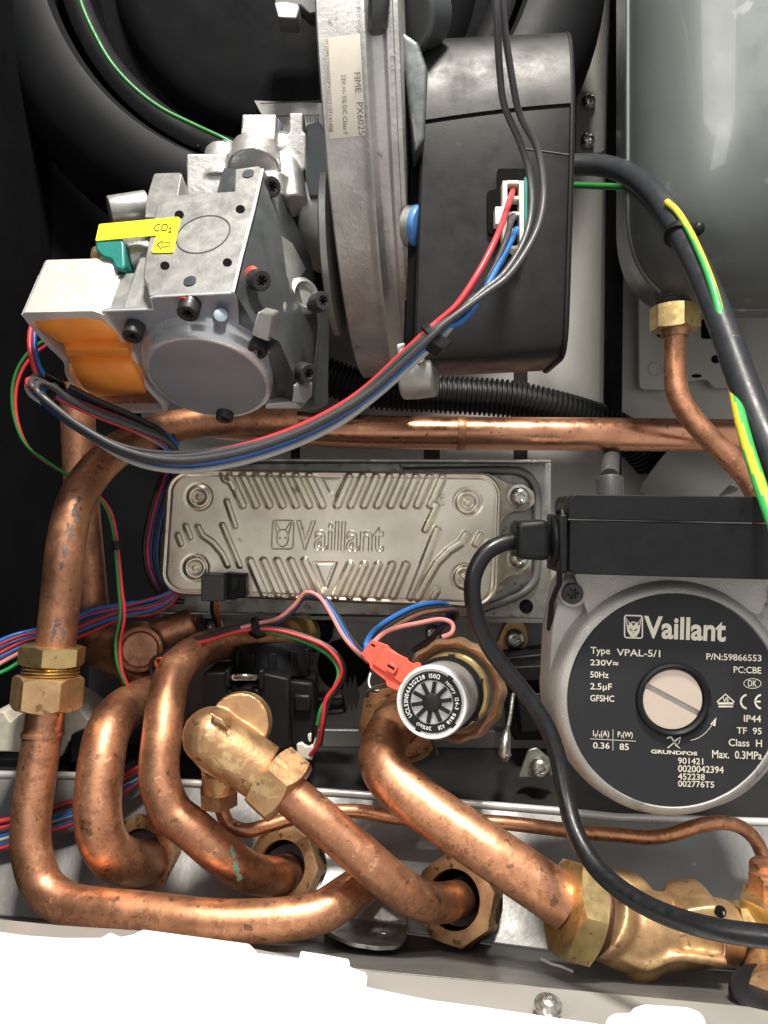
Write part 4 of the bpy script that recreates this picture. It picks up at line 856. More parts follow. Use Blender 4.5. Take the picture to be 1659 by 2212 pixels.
m = MB(); vs = []; n = 26; rows = [(52, 216, 680, 676), (72, 232, 702, 694), (98, 252, 722, 716), (122, 268, 738, 738), (134, 276, 742, 742), (138, 280, 756, 752), (140, 284, 768, 764), (146, 288, 774, 770), (150, 292, 790, 784), (160, 300, 812, 806), (176, 312, 838, 830), (190, 318, 850, 842), (196, 322, 858, 850)]
bulge = [0, .0020, .0030, .0022, .0030, .0080, .0078, .0012, .0044, .0062, .0056, .0026, -.003]
for (a_, b_, c_, d_), h in zip(rows, bulge):
    for i in range(n + 1):
        t = i / n; vs.append(PF.hit(a_ + 4 + (b_ - a_ - 8) * t, c_ + (d_ - c_) * t, h - .0010 + .0016 * (1 - (2 * t - 1) ** 4)))
N = n + 1; R_ = len(rows); fs = [[j * N + i, j * N + i + 1, (j + 1) * N + i + 1, (j + 1) * N + i] for j in range(R_ - 1) for i in range(n)]
o2 = len(vs); vs += [p + bkv * .6 for p in vs[:]]
rim = [(0, i) for i in range(n)] + [(j, n) for j in range(R_ - 1)] + [(R_ - 1, i) for i in range(n, 0, -1)] + [(j, 0) for j in range(R_ - 1, 0, -1)]
for p, q in zip(rim, rim[1:] + rim[:1]): fs.append([p[0] * N + p[1], q[0] * N + q[1], o2 + q[0] * N + q[1], o2 + p[0] * N + p[1]])
ob = MB().add(vs, fs).build('orange_coil', ORANGE, so_, smooth=60)
m = MB(); m.prism(PF.pts([(198, 852), (326, 846), (350, 884), (226, 888)], -.003), bkv * .5); m.build('coil_base', COPPER_OLD, so_)

# ================================================================ CORRUGATED HOSE
m = MB(); base = [P(*q) for q in crm([(600, 790, .525), (690, 809, .525), (800, 842, .525), (960, 852, .525), (1100, 862, .525), (1200, 884, .525), (1300, 915, .53), (1364, 950, .535), (1412, 1000, .54)], 30)]
acc = [0]
for a, b in zip(base[:-1], base[1:]): acc.append(acc[-1] + (b - a).length)
tot = acc[-1]; pitch = .0033; n = int(tot / pitch) * 6; pts = []; rr = []
bx_, by_, bz_ = ([p[i] for p in base] for i in range(3))
for i in range(n + 1):
    s = tot * i / n; pts.append(V((np.interp(s, acc, bx_), np.interp(s, acc, by_), np.interp(s, acc, bz_)))); rr.append(.0118 + (.0011 if (i % 6) in (1, 2, 3) else -.0008))
m.tube(pts, rr, 32); m.build('corrugated_hose', BLACK, None, smooth=50, label='black corrugated conduit hose sagging across the back wall under the fan', cat='hose')
# ================================================================ VERTICAL BLACK HOSE with grey ferrule
vh = thing('vertical_hose', 'straight black hose standing on the back wall right of the fan, grey ferrule', 'hose', P(1318, 1070, .52))
MB().pipe([(1338, -60, .535), (1330, 300, .533), (1325, 700, .53), (1322, 1000, .525), (1319, 1050, .52)], .0062, 8, 24).build('hose', BLACK_MATT, vh)
m = MB(); a, b = P(1319, 1085, .455), P(1317, 1030, .458); m.cyl(a, b, .0075, .0073, 48, .0006)
x, y, ax = basis(b - a)
for i in range(40):
    t = 2 * math.pi * i / 40; d = x * math.cos(t) + y * math.sin(t); m.obox((a + b) / 2 + d * .0075, (b - a) * .44, d * .0003, ax.cross(d) * .0003)
m.cyl(b, P(1322, 960, .50), .0055, .0055, 24); m.build('ferrule', GREYP, vh)
# grey duct elbow behind
m = MB(); m.cyl(P(1428, 1002, .535), P(1545, 1085, .52), .0235, .0235, 40, .002); m.cyl(P(1520, 1062, .523), P(1530, 1180, .53), .0215, .0215, 32); m.build('duct_elbow', mat('grey duct plastic', (.30, .30, .28), .5, 0, dark=(.26, .26, .245), amt=.5, scale=30), None, label='light grey duct elbow behind the pump terminal box', cat='duct')

# ================================================================ EXPANSION VESSEL
ev = thing('expansion_vessel', 'big grey painted expansion vessel filling the upper right corner', 'vessel', P(1500, 690, .44))
cx, cz = (P(1358, 0, .44).x + .115), P(0, 668, .44).z + .26
def superv(mb, cx, cy, cz, rx, ry, rz, ex, ey, nu=72, nv=48):
    vs = []
    sg = lambda c, e: math.copysign(abs(c) ** e, c)
    for j in range(nv + 1):
        ph = -math.pi / 2 + math.pi * j / nv
        for i in range(nu):
            t = 2 * math.pi * i / nu
            vs.append(V((cx + rx * sg(math.cos(ph), ey) * sg(math.cos(t), ey), cy + ry * sg(math.sin(ph), 1.0), cz + rz * sg(math.cos(ph), ey) * sg(math.sin(t), ey))))
    return mb.add(vs, [[j * nu + i, j * nu + (i + 1) % nu, (j + 1) * nu + (i + 1) % nu, (j + 1) * nu + i] for j in range(nv) for i in range(nu)])
# seen from the front it is a rounded rectangle; its two pressed shells meet at a seam
m = MB(); rx, rz, ry = .115, .26, .075; vs = []; nu = 120
prof = [(1.0, .004)] + [(max(.02, math.cos(a_)) ** .9, -math.sin(a_) ** .9) for a_ in np.linspace(0, math.pi / 2, 18)]
def rr_out(w, h, rad, n):
    L = rnd([(-w, -h), (w, -h), (w, h), (-w, h)], rad, 14); return L
out = rr_out(rx, rz, .056, 14); n = len(out)
for s, h in prof:
    for (a, b) in out:
        ins = (1 - s) * rx; k_ = max(0, rx - ins) / rx; k2 = max(0, rz - ins) / rz
        vs.append(V((cx + a * k_, .44 + h * ry, cz + b * k2)))
fs = [[j * n + i, j * n + (i + 1) % n, (j + 1) * n + (i + 1) % n, (j + 1) * n + i] for j in range(len(prof) - 1) for i in range(n)]
fs.append([(len(prof) - 1) * n + i for i in range(n)])
m.add(vs, fs)
m.add([V((cx + a * .93, .44 + .05, cz + b * .97)) for a, b in out] + [V((cx + a, .4402, cz + b)) for a, b in out], [[i, (i + 1) % n, n + (i + 1) % n, n + i] for i in range(n)])
m.build('vessel_shell', VESSEL, ev, smooth=70)
m = MB(); o = [V((cx + a, .4405, cz + b)) for a, b in out]; m.tube(o + [o[0]], .0016, 8, cap=False); m.build('seam', VESSEL, ev)
m = MB(); a, b = P(1455, 664, .445), P(1453, 600, .445); n_ = 9
m.tube([a + (b - a) * i / (n_ * 4) for i in range(n_ * 4 + 1)], [.0107 + .0005 * math.cos(i * math.pi / 2) for i in range(n_ * 4 + 1)], 32); m.build('threaded_neck', ALU_DARK, ev)
# bracket plate behind it
bp_ = thing('vessel_bracket', 'grey bracket plate with holes behind the vessel connection', 'bracket', P(1440, 840, .555))
MB().prism(front(.5525).pts(rnd([(1381, 640), (1620, 640), (1617, 760), (1600, 838), (1540, 838), (1528, 818), (1500, 822), (1470, 828), (1440, 842), (1381, 842)], [2, 2, 12, 12, 14, 12, 20, 20, 4, 14])), (0, .004, 0)).build('plate', PANEL, bp_, bevel=.0006)
m = MB(); o = P(1415, 797, .5524); m.lathe([(.0050, .0003), (.0046, .0006), (.0042, .0001)], o, (0, -1, 0), 28); m.build('embossed_ring', PANEL, bp_)
m = MB(); f = front(.552); m.prism(f.pts(rnd([(1418, 676), (1470, 676), (1470, 732), (1418, 728)], 8)), (0, .0003, 0)); m.prism(f.pts(circ(1546, 776, 9, 16)), (0, .0003, 0)); m.prism(f.pts(rnd([(1515, 690), (1560, 690), (1560, 732), (1515, 732)], 5)), (0, .0003, 0)); m.prism(f.pts(circ(1505, 812, 11, 16, 4)), (0, .0003, 0)); m.build('hole', HOLE, bp_, loose=True)
# pipe with brass nut below the vessel
vp2 = thing('copper_pipe', 'copper pipe with brass nut dropping from the grey vessel to the lower right', 'pipe', P(1640, 1100, .45))
MB().pipe([(1458, 706, .445), (1458, 760, .445), (1459, 810, .444), (1466, 856, .442), (1490, 898, .44), (1537, 951, .437), (1588, 1001, .436), (1622, 1044, .438), (1645, 1100, .442), (1660, 1200, .45)], .0064, 10, 28).build('tube', COPPER_OLD, vp2)
m = MB(); m.nut(P(1458, 713, .445), (0.0, 0, 1), .0122, .0138, 6, phase=.0, cham=.3); m.build('brass_nut', BRASS, vp2)
m = MB(); m.cyl(P(1458, 727, .445), P(1458, 712, .445), .0078, .0084, 28); m.build('ferrule', BRASS_OLD, vp2)
# ================================================================ PUMP
pu = thing('circulation_pump', 'grey circulation pump with printed black round face and black terminal box', 'pump', P(1450, 1770, .33))
D0 = .302
cp = lambda x, y: (1097.2 + .3386 * x, 1316.6 + .3386 * y)
PP = front(D0)
m = MB(); q = rnd([(1208, 1262), (1222, 1242), (1240, 1236), (1680, 1250), (1706, 1270), (1722, 1340), (1728, 1460), (1726, 1560), (1690, 1640), (1600, 1735), (1458, 1768), (1315, 1730), (1226, 1640), (1186, 1560), (1184, 1470), (1190, 1350)], [10, 10, 10, 10, 10, 30, 60, 60, 60, 80, 80, 80, 60, 60, 40, 30])
m.dome(front(D0 + .010).pts(q), (0, .016, 0), .0035, .975); m.cyl(P(1500, 1500, D0 + .02), V(P(1500, 1500, D0 + .02)) + V((0, .09, 0)), .036, .034, 48)
o = P(1457, 1513, D0)
m.lathe([(px(258, D0), .030), (px(262, D0), .016), (px(261, D0), .008), (px(257, D0), .004), (px(250, D0), .0016), (px(241, D0), .0003), (px(233, D0), 0.0), (px(229, D0), .0012), (0, .0012)], o, (0, 1, 0), 128)
m.prism(front(D0 + .0045).pts(rnd([(1240, 1238), (1676, 1250), (1640, 1330), (1560, 1292), (1457, 1276), (1350, 1290), (1275, 1340)], 12)), (0, .02, 0))
for u in (1237, 1676): m.cyl(P(u, 1280, D0 + .006), P(u, 1280, D0 + .024), px(34, D0), px(34, D0), 32, .0015)
m.build('motor_housing', PUMP_ALU, pu, smooth=32)
for u in (1234, 1680):
    m = MB(); screw(m, P(u, 1281, D0 + .0055), (0, -1, 0), px(23, D0), .003, pan=False); m.build('bolt', SCREW_BLK, pu)
fcp = MB(); fcp.lathe([(px(229.5, D0), .0), (px(229, D0), -.0006), (px(80, D0), -.0006), (px(79, D0), -.0003)], o + V((0, .0010, 0)), (0, 1, 0), 128, close=False); face = fcp.build('faceplate', FACE, pu)
ko = P(1453, 1511, D0)
m = MB(); m.lathe([(px(80, D0), 0.0005), (px(78, D0), -.0012), (px(73, D0), -.0017), (px(68, D0), -.0010), (px(66, D0), .001), (px(65, D0), .004)], ko, (0, 1, 0), 72, close=False); m.build('plug_seal', BLACK, pu)
m = MB(); R_ = px(64, D0); ang = math.radians(28); d = V((math.cos(ang), 0, -math.sin(ang))); t = V((math.sin(ang), 0, math.cos(ang))); w = .0011; N_ = 64
# slotted plug: two half discs with a groove between
for s in (1, -1):
    L = [];
    for i in range(N_ + 1):
        a = math.pi * i / N_; c, si = R_ * math.cos(a), R_ * math.sin(a)
        L.append(ko + d * c * math.sqrt(max(0, 1 - (w / R_) ** 2)) + t * s * max(si, w))
    m.prism(L if s < 0 else L[::-1], (0, .004, 0))
m.lathe([(R_, .0015), (0, .0015)], ko, (0, 1, 0), 48, close=False)
m.build('vent_plug', PLUG, pu, smooth=30)
FP2 = Pl(V((0, D0 + .0004, 0)), (0, -1, 0))
m = MB()
for tx in PUMPTXT:
    x0, y0, x1, y1 = tx[1:]; sh = .033 * (x1 - x0); h_ = y1 - y0 - sh
    m.text('p_' + tx[0], [cp(x0, y0), cp(x1, y0 + sh), cp(x1, y1), cp(x0, y0 + h_)], FP2, .0002)
m.text('vail', [cp(868, 40), cp(1396, 58), cp(1388, 208), cp(868, 182)], FP2, .0002)
m.text('grund', [cp(912, 892), cp(1208, 908), cp(1208, 932), cp(912, 918)], FP2, .0002)
def poly(mb, L): mb.prism([FP2.hit(*cp(x, y), .0002) for x, y in L], (0, .0001, 0))
def line(mb, x0, y0, x1, y1, w):
    dx, dy = x1 - x0, y1 - y0; l = math.hypot(dx, dy); nx, ny = -dy / l * w / 2, dx / l * w / 2
    poly(mb, [(x0 + nx, y0 + ny), (x1 + nx, y1 + ny), (x1 - nx, y1 - ny), (x0 - nx, y0 - ny)])
def strip(mb, L, w, closed=False):
    L = list(L)
    n = len(L); A, B2 = [], []
    for i in range(n):
        p0 = L[i - 1] if (i or closed) else L[0]; p1 = L[(i + 1) % n] if (i < n - 1 or closed) else L[-1]
        dx, dy = p1[0] - p0[0], p1[1] - p0[1]; l = math.hypot(dx, dy) or 1; ww = w[i] if isinstance(w, list) else w
        nx, ny = -dy / l * ww / 2, dx / l * ww / 2; A.append((L[i][0] + nx, L[i][1] + ny)); B2.append((L[i][0] - nx, L[i][1] - ny))
    a = [FP2.hit(*cp(*q), .0002) for q in A]; b = [FP2.hit(*cp(*q), .0002) for q in B2]
    mb.add(a + b, [[i, (i + 1) % n, n + (i + 1) % n, n + i] for i in range(n if closed else n - 1)])
line(m, 524, 825, 816, 841, 3); line(m, 670, 764, 670, 900, 3)
strip(m, [(1560 + 55 * math.cos(i * math.pi / 16), 472 + 31 * math.sin(i * math.pi / 16)) for i in range(32)], 4, True)
strip(m, [(1165 + 150 * t + 6 * math.sin(t * 3), 834 - 20 * t - 100 * t * t) for t in np.linspace(0, 1, 14)], 4); poly(m, [(1330, 688), (1322, 746), (1292, 732)])
# triangle approval mark
strip(m, [(1388, 540), (1444, 590), (1434, 596), (1342, 596), (1334, 590)], 8, True); poly(m, [(1340, 600), (1440, 600), (1440, 606), (1340, 606)]); poly(m, [(1344, 614), (1436, 614), (1436, 624), (1344, 624)])
# CE
for cx_, mid in ((1530, 0), (1622, 1)):
    strip(m, [(cx_ + 44 * math.cos(math.radians(a)), 588 + 44 * math.sin(math.radians(a))) for a in range(100, 262, 10)], 13)
line(m, 1580, 588, 1612, 588, 12)
# pump maker's crossed leaf mark
strip(m, [(1014, 822), (1040, 812), (1056, 836), (1074, 868), (1098, 886)], [10, 14, 8, 8, 4]); strip(m, [(1102, 812), (1072, 834), (1050, 858), (1018, 884)], [3, 12, 8, 6]); strip(m, [(1102, 812), (1092, 850), (1078, 862)], [3, 6, 3])
def hstroke(mb, p, c): pass
def hp_(x, y): return (742 + x * 118, 34 + y * 148 + x * 4)
strip(m, [hp_(*q) for q in rnd([(0.02, .02), (.98, .02), (.98, .98), (.02, .98)], .12)], 9, True)
poly(m, [hp_(*q) for q in [(.06, .08), (.30, .34), (.40, .28), (.60, .28), (.70, .34), (.94, .08), (.86, .50), (.82, .72), (.66, .92), (.5, .96), (.34, .92), (.18, .72), (.14, .50)]])
lett = m.build('lettering', PRINT, face)
m = MB(); 
for L in ([(.12, .16), (.27, .40), (.20, .46)], [(.88, .16), (.73, .40), (.80, .46)], [(.30, .56), (.46, .66), (.44, .70), (.30, .62)], [(.70, .56), (.54, .66), (.56, .70), (.70, .62)], [(.47, .74), (.53, .74), (.5, .80)], [(.36, .30), (.5, .48), (.64, .30), (.5, .36)]):
    m.prism([FP2.hit(*cp(*hp_(*q)), .00032) for q in L], (0, .0001, 0))
m.build('badge_detail', FACE, face)
# terminal box
tb = MB()
tb.prism(front(.288).pts(rnd([(1232, 1124), (1720, 1134), (1720, 1254), (1240, 1240), (1230, 1232)], [4, 3, 3, 8, 4])), (0, .022, 0)); box = tb.build('terminal_box', BLACK, pu, bevel=.0022, seg=3)
m = MB(); m.prism(front(.2875).pts(rnd([(1228, 1086), (1238, 1068), (1720, 1074), (1720, 1131), (1229, 1121)], [8, 8, 3, 3, 3])), (0, .024, 0)); m.build('lid', BLACK, box, bevel=.0030, seg=4)
# cable gland
m = MB(); m.prism(front(.291).pts([(1117, 1127), (1186, 1122), (1188, 1212), (1117, 1208)]), (0, .020, 0)); gl_ = m.build('cable_gland', BLACK, pu, bevel=.0022, seg=3)
m = MB(); m.lathe([(px(46, .30), 0), (px(56, .30), .0008), (px(57, .30), .0024), (px(50, .30), .0034)], P(1184, 1170, .302), (1, 0, 0), 40); m.obox(P(1203, 1172, .302), (px(9, .30), 0, 0), (0, .012, 0), (0, 0, px(62, .30))); m.build('gland_flange', BLACK, pu, bevel=.0008)
m = MB(); m.tube([P(1205, 1110, .297), P(1206, 1103, .295), P(1214, 1103, .293), P(1216, 1112, .292)], .0006, 8); m.tube([P(1208, 1230, .297), P(1208, 1262, .30), P(1203, 1272, .303), P(1192, 1300, .31), P(1186, 1360, .315)], .0011, 8); m.build('strap', BLACK, pu, loose=True)
# power cable of the pump
pc = MB(); pc.pipe([(1150, 1168, .301), (1120, 1168, .300), (1080, 1176, .298), (1045, 1200, .296), (1022, 1250, .295), (1024, 1312, .296), (1050, 1385, .298), (1095, 1450, .298), (1140, 1505, .297), (1180, 1568, .294), (1206, 1640, .290), (1222, 1720, .284), (1244, 1800, .275), (1290, 1876, .264), (1360, 1935, .252), (1450, 1980, .240), (1560, 2010, .228), (1700, 2028, .218)], .0033, 10, 24)
pc.build('pump_cable', RUBBER, None, label='black pump power cable looping from the terminal box down to the lower right', cat='cable')
# ================================================================ DIVERTER VALVE MOTOR
dv = thing('diverter_valve', 'round diverter valve motor with silver rim and red plug in a wavy brass ring', 'valve motor', P(940, 1620, .34))
fo_, bo_ = P(932, 1517, .312), P(968, 1496, .352); ax = (fo_ - bo_).normalized(); Ld = (fo_ - bo_).length
rF = px(79, .312)
MB().lathe([(rF * .80, Ld - .0016), (rF * .90, Ld + .0004), (rF * .965, Ld + .0003), (rF * .99, Ld - .0006), (rF * 1.003, Ld - .002), (rF * 1.0035, Ld - .004)], bo_, ax, 96, close=False).build('silver_rim', mat('silver rim', (.80, .80, .80), .34, .35, dark=(.7, .7, .7), amt=.3, scale=60), dv)
MB().lathe([(rF * .98, 0), (rF * 1.0, .004), (rF, Ld - .0026), (rF * .985, Ld - .0009), (rF * .95, Ld), (rF * .84, Ld), (rF * .82, Ld - .0008), (0, Ld - .0008)], bo_, ax, 96).build('can', ALU, dv)
fpl = Pl(fo_ - ax * .0004, ax)
X, Y, _ = basis(ax)
upv = (V((0, 0, 1)) - ax * ax.z).normalized(); rtv = ax.cross(upv) * -1
rtv = upv.cross(ax) 
if rtv.x < 0: rtv = -rtv
def pol(r, a, off=0):  # a clockwise from the top, seen from the front
    a = math.radians(a); return fo_ + (upv * math.cos(a) + rtv * math.sin(a)) * r + ax * off
m = MB(); m.lathe([(rF * .815, 0), (rF * .81, .0006), (rF * .60, .0006), (rF * .57, -.0008), (0, -.0008)], fo_ - ax * .0008, ax, 72, close=False)
for a in (37, 133, 205): m.prism([pol(rF * r_, a + d_, .0002) for r_, d_ in ((.74, -6), (.93, -5), (.93, 5), (.74, 6))], ax * -.0012)
m.build('black_face', BLACK_SAT, dv)
m = MB(); m.cyl(fo_ - ax * .0016, fo_ + ax * .0012, rF * .28, rF * .25, 40, .0006)
for i in range(10):
    a = 36 * i + 8; r0, r1 = rF * .24, rF * .56
    p, q = pol(r0, a, -.0006), pol(r1, a, -.0006); w = (pol(1, a + 90) - fo_) * .0008
    m.obox((p + q) / 2, (q - p) / 2, w, ax * .0009)
m.build('finned_hub', BLACK_SAT, dv)
m = MB()
for s, a0_, a1_, sc in RINGTXT:
    wd = [TXT['c_' + c + '#asp'] * (TXT['c_' + c + '#h'][1] - TXT['c_' + c + '#h'][0]) if c != '-' else .35 for c in s]
    wsum = sum(wd) + .14 * (len(s) - 1); cur = 0; r_ = rF * .655
    H_ = rF * .118 * sc / .72
    for c, w in zip(s, wd):
        vs, fs = TXT['c_' + c]; y0, y1 = TXT['c_' + c + '#h']
        A0 = a0_ + (a1_ - a0_) * cur / wsum; A1 = a0_ + (a1_ - a0_) * (cur + w) / wsum; cur += w + .14
        m.add([pol(r_ + H_ * (y0 + (y1 - y0) * y), A0 + (A1 - A0) * x, .0001) for x, y in vs], fs)
m.build('lettering', PRINT_W, dv)
m = MB(); m.lathe([(rF * 1.10, 0), (rF * 1.12, .003), (rF * 1.12, .012), (rF * 1.06, .0135), (rF, .0135)], bo_ - ax * .004, ax, 72, close=False)
for i in range(6): m.obox(bo_ + ax * .004 + (X * math.cos(i * 1.05 + .4) + Y * math.sin(i * 1.05 + .4)) * rF * 1.12, ax * .005, X * .001 * 1, (ax.cross(X)) * .001)
m.build('black_collar', BLACK, dv)
bc = P(980, 1490, .358)
m = MB(); n = 120; vs = []
prof = [(1.00, -.010), (1.22, -.010), (1.30, -.004), (1.28, .003), (1.18, .006), (1.06, .004), (1.0, -.002)]
for r, h in prof:
    for i in range(n):
        t = 2 * math.pi * i / n; wv = .030 * math.cos(t * 13) if r > 1.15 else 0; 
        vs.append(bc + ax * h + (X * math.cos(t) + Y * math.sin(t)) * rF * 1.24 * (r + wv))
L_ = len(prof); m.add(vs, [[j * n + i, j * n + (i + 1) % n, ((j + 1) % L_) * n + (i + 1) % n, ((j + 1) % L_) * n + i] for j in range(L_) for i in range(n)])
m.build('brass_ring', mat('rosy brass', (.66, .42, .26), .42, .8, dark=(.5, .28, .16), amt=.7, scale=80), dv, smooth=50)
m = MB(); m.lathe([(rF * 1.14, 0), (rF * 1.18, .001), (rF * 1.18, .004), (rF * 1.12, .005)], bc + ax * .004, ax, 64); m.build('inner_brass_ring', BRASS, dv)
# brass body below with dark union, around the thick pipe
m = MB(); o = P(850, 1565, .395); an = (P(828, 1612, .345) - P(868, 1540, .385)).normalized()
m.nut(P(856, 1562, .39) - an * .012, an, .0185, .012, 6, hole=.0125, phase=.3, cham=.5); m.build('union_ring', BRASS_OLD, dv)
m = MB(); m.lathe([(.0182, 0), (.019, .001), (.019, .003), (.0165, .0035), (.015, .0015)], P(866, 1572, .395), V((-.25, -.9, -.3)), 48); m.build('brass_cup', BRASS_CAST, dv)
m = MB()
for L in ([(792, 1505, .38), (800, 1490, .378), (850, 1478, .374), (870, 1480, .374)], [(800, 1455, .385), (796, 1475, .382), (803, 1490, .38), (818, 1492, .38)], [(930, 1590, .372), (940, 1615, .375), (944, 1630, .378)]): m.pipe(L, .0010, 5, 8)
m.build('spring_clip', ALU_DARK, dv, loose=True)
# red plug
rc = lambda x, y: (713.2 + .2976 * x, 1316.6 + .2976 * y)
RPl = pl3(P(790, 1400, .322), P(895, 1440, .318), P(840, 1500, .316))
m = MB(); m.prism(RPl.pts(rnd([rc(*q) for q in ((225, 322), (300, 216), (420, 258), (436, 280), (600, 392), (640, 380), (662, 396), (600, 470), (575, 500), (520, 548), (488, 590), (410, 556), (402, 516), (338, 466), (288, 424), (284, 396))], 2)), RPl.n * -.014); rp_ = m.build('plug', RED, dv, bevel=.0008)
m = MB(); m.prism(RPl.pts([rc(*q) for q in ((305, 395), (384, 268), (560, 352), (600, 428), (520, 540), (430, 480))], .0014), RPl.n * -.0014); m.prism(RPl.pts([rc(*q) for q in ((398, 442), (436, 374), (496, 420), (466, 474))], .0026), RPl.n * -.0014); m.build('plug_latch', RED, rp_, bevel=.0004)
m = MB()
for q in (((420, 395), (470, 425), (462, 440), (412, 408)), ((462, 470), (495, 420), (499, 424), (466, 476)), ((300, 244), (330, 262), (322, 274), (294, 256))): m.prism(RPl.pts([rc(*z) for z in q], .0028 if q[0][0] > 310 else .0002), RPl.n * -.0001)
m.build('plug_slot', HOLE, rp_)
# ================================================================ FLOW SENSOR
fs_ = thing('flow_sensor', 'black plastic flow sensor block behind the brass elbow', 'sensor', P(560, 1620, .39))
f = front(.385)
m = MB(); m.prism(f.pts([(439, 1454), (490, 1452), (492, 1488), (508, 1496), (530, 1484), (548, 1486), (558, 1492), (560, 1452), (624, 1466), (626, 1616), (560, 1630), (440, 1618)]), (0, .03, 0))
m.prism(f.pts([(484, 1447), (496, 1447), (496, 1490), (484, 1482)], .002), (0, .02, 0)); m.prism(f.pts([(557, 1447), (570, 1448), (570, 1490), (557, 1494)], .002), (0, .02, 0)); m.build('front_block', BLACK_SAT, fs_, bevel=.0010)
m = MB(); m.cyl(P(588, 1470, .41), P(588, 1396, .415), .0205, .0200, 48, .001)
for i in range(9):
    t = -2.6 + i * .55; d = V((math.sin(t), -math.cos(t), 0)); m.obox(P(588, 1418, .413) + d * .0205, V((math.cos(t), math.sin(t), 0)) * .0022, d * .0012, (0, 0, .0055))
m.build('screw_ring', BLACK, fs_, bevel=.0005)
m = MB(); m.prism(front(.392).pts([(624, 1470), (676, 1476), (680, 1560), (676, 1618), (626, 1616)]), (0, .03, 0)); m.prism(front(.389).pts([(634, 1500), (672, 1502), (672, 1540), (634, 1540)]), (0, .01, 0)); m.build('side_block', BLACK, fs_, bevel=.0014)
m = MB(); m.tube([V(p) for p in crm([tuple(P(u, v, d)) for u, v, d in ((497, 1466, .386), (515, 1461, .379), (538, 1461, .379), (557, 1467, .386))], 6)], .0012, 10); m.prism(front(.380).pts(rnd([(500, 1458), (556, 1458), (554, 1470), (502, 1470)], 4)), (0, .0012, 0)); m.build('retaining_clip', SCREW, fs_)
m = MB(); m.prism(front(.39).pts([(640, 1608), (652, 1604), (660, 1612), (678, 1610), (674, 1644), (642, 1636)]), (0, .015, 0)); m.prism(front(.389).pts(rnd([(664, 1588), (672, 1586), (672, 1604), (666, 1602)], 3)), (0, .004, 0)); m.build('white_plug', WHITEP, fs_, bevel=.0008, loose=True)
# clip arm to the right, dark
m = MB(); m.pipe([(688, 1512, .42), (742, 1506, .42), (744, 1530, .42), (735, 1537, .42), (690, 1540, .42)], .0014, 5, 8); m.prism(front(.424).pts([(680, 1500), (742, 1498), (740, 1536), (682, 1540)]), (0, .01, 0))
for i in range(3): m.obox(P(748 + i * 10, 1500 - i * 3, .42), (.0008, 0, .003), (0, .004, 0), (-.0012, 0, .006))
m.build('clip_arm', BLACK_SAT, fs_, bevel=.0008)
# brass seal ring and copper neck right of the third pipe
br_ = thing('brass_adapter', 'gold coloured brass adapter ring at the end of the arching pipe', 'pipe fitting', P(640, 1400, .44))
m = MB(); axb = (P(612, 1378, .44) - P(665, 1352, .462)).normalized(); m.lathe([(.0112, 0), (.0128, .001), (.0128, .005), (.0105, .006), (.0105, .012), (.0118, .013), (.0118, .016), (.009, .017)], P(655, 1362, .455), axb, 48); m.build('ring', BRASS, br_)
m = MB(); m.lathe([(.0150, 0), (.0165, .001), (.0165, .01), (.013, .011)], P(672, 1345, .466) , axb, 40); m.build('black_socket', BLACK, br_)
# copper tee on the left
te = thing('copper_tee', 'tarnished copper tee fitting with a round stub, behind the wires on the left', 'pipe fitting', P(320, 1460, .43))
m = MB(); m.cyl(P(215, 1390, .435), P(300, 1420, .43), .0135, .0145, 32); m.cyl(P(290, 1400, .43), P(420, 1350, .44), .012, .010, 32); m.ball(P(300, 1405, .43), .0165); m.cyl(P(305, 1405, .43), P(300, 1402, .408), .0135, .012, 32); m.obox(P(385, 1352, .44), (.012, 0, 0), (0, .006, 0), (0, 0, .006)); m.cyl(P(290, 1420, .43), P(330, 1500, .43), .0125, .0125, 28)
m.build('tee_body', COPPER_OLD, te, remesh=.0009, rsm=4)
m = MB(); m.lathe([(.0108, 0), (.0115, .001), (.0115, .003), (.0098, .0035), (.0088, .001), (.006, -.001), (0, -.0018)], P(303, 1404, .409), P(300, 1400, .408) - P(305, 1405, .43), 40); m.build('stub_end', COPPER_OLD, te)
# cable duct block in the dark and cream plastic parts at the left edge
m = MB(); m.prism(front(.355).pts(rnd([(-30, 1545), (8, 1536), (22, 1560), (40, 1546), (58, 1540), (64, 1556), (80, 1552), (84, 1570), (84, 1626), (-30, 1624)], 6)), (0, .03, 0)); m.build('cream_plug', CREAM, None, bevel=.0018, seg=3, label='cream plastic plug at the left edge below the brass union', cat='plug')
m = MB(); m.prism(front(.41).pts(rnd([(120, 1500), (172, 1530), (190, 1556), (214, 1545), (230, 1556), (190, 1584), (150, 1600), (132, 1636), (118, 1634)], 6)), (0, .03, 0)); m.build('cream_bracket', CREAM, None, bevel=.0015, label='cream plastic bracket between the brass union and the thick bent pipe', cat='bracket')
m = MB(); m.prism(front(.42).pts([(-60, 1640), (260, 1640), (260, 1676), (-60, 1668)]), (0, .02, 0)); m.prism(front(.405).pts([(152, 1588), (240, 1552), (250, 1640), (150, 1650)]), (0, .02, 0)); m.build('dark_rail', BLACK, None, bevel=.001, label='dark plastic rail behind the left pipes above the tray', cat='rail')
# ================================================================ WIRES
def wire(parent, col, L, r=.0012, n=8, name='wire', seg=10):
    return MB().pipe(L, r, n, seg).build(name, WIRE[col], parent, label=col + ' insulated wire')
def tie(parent, u, v, D, ax, r, mt=BLACK, head=(8, -6)):
    m = MB(); ax = V(ax).normalized(); m.lathe([(r, -.0016), (r + .0009, -.0014), (r + .0009, .0014), (r, .0016)], P(u, v, D), ax, 28)
    m.obox(P(u + head[0], v + head[1], D - r * .6), ax * .0024, V((.0022, 0, -.0014)), V((.001, -.0026, .001))); return m.build('cable_tie', mt, parent, bevel=.0003)
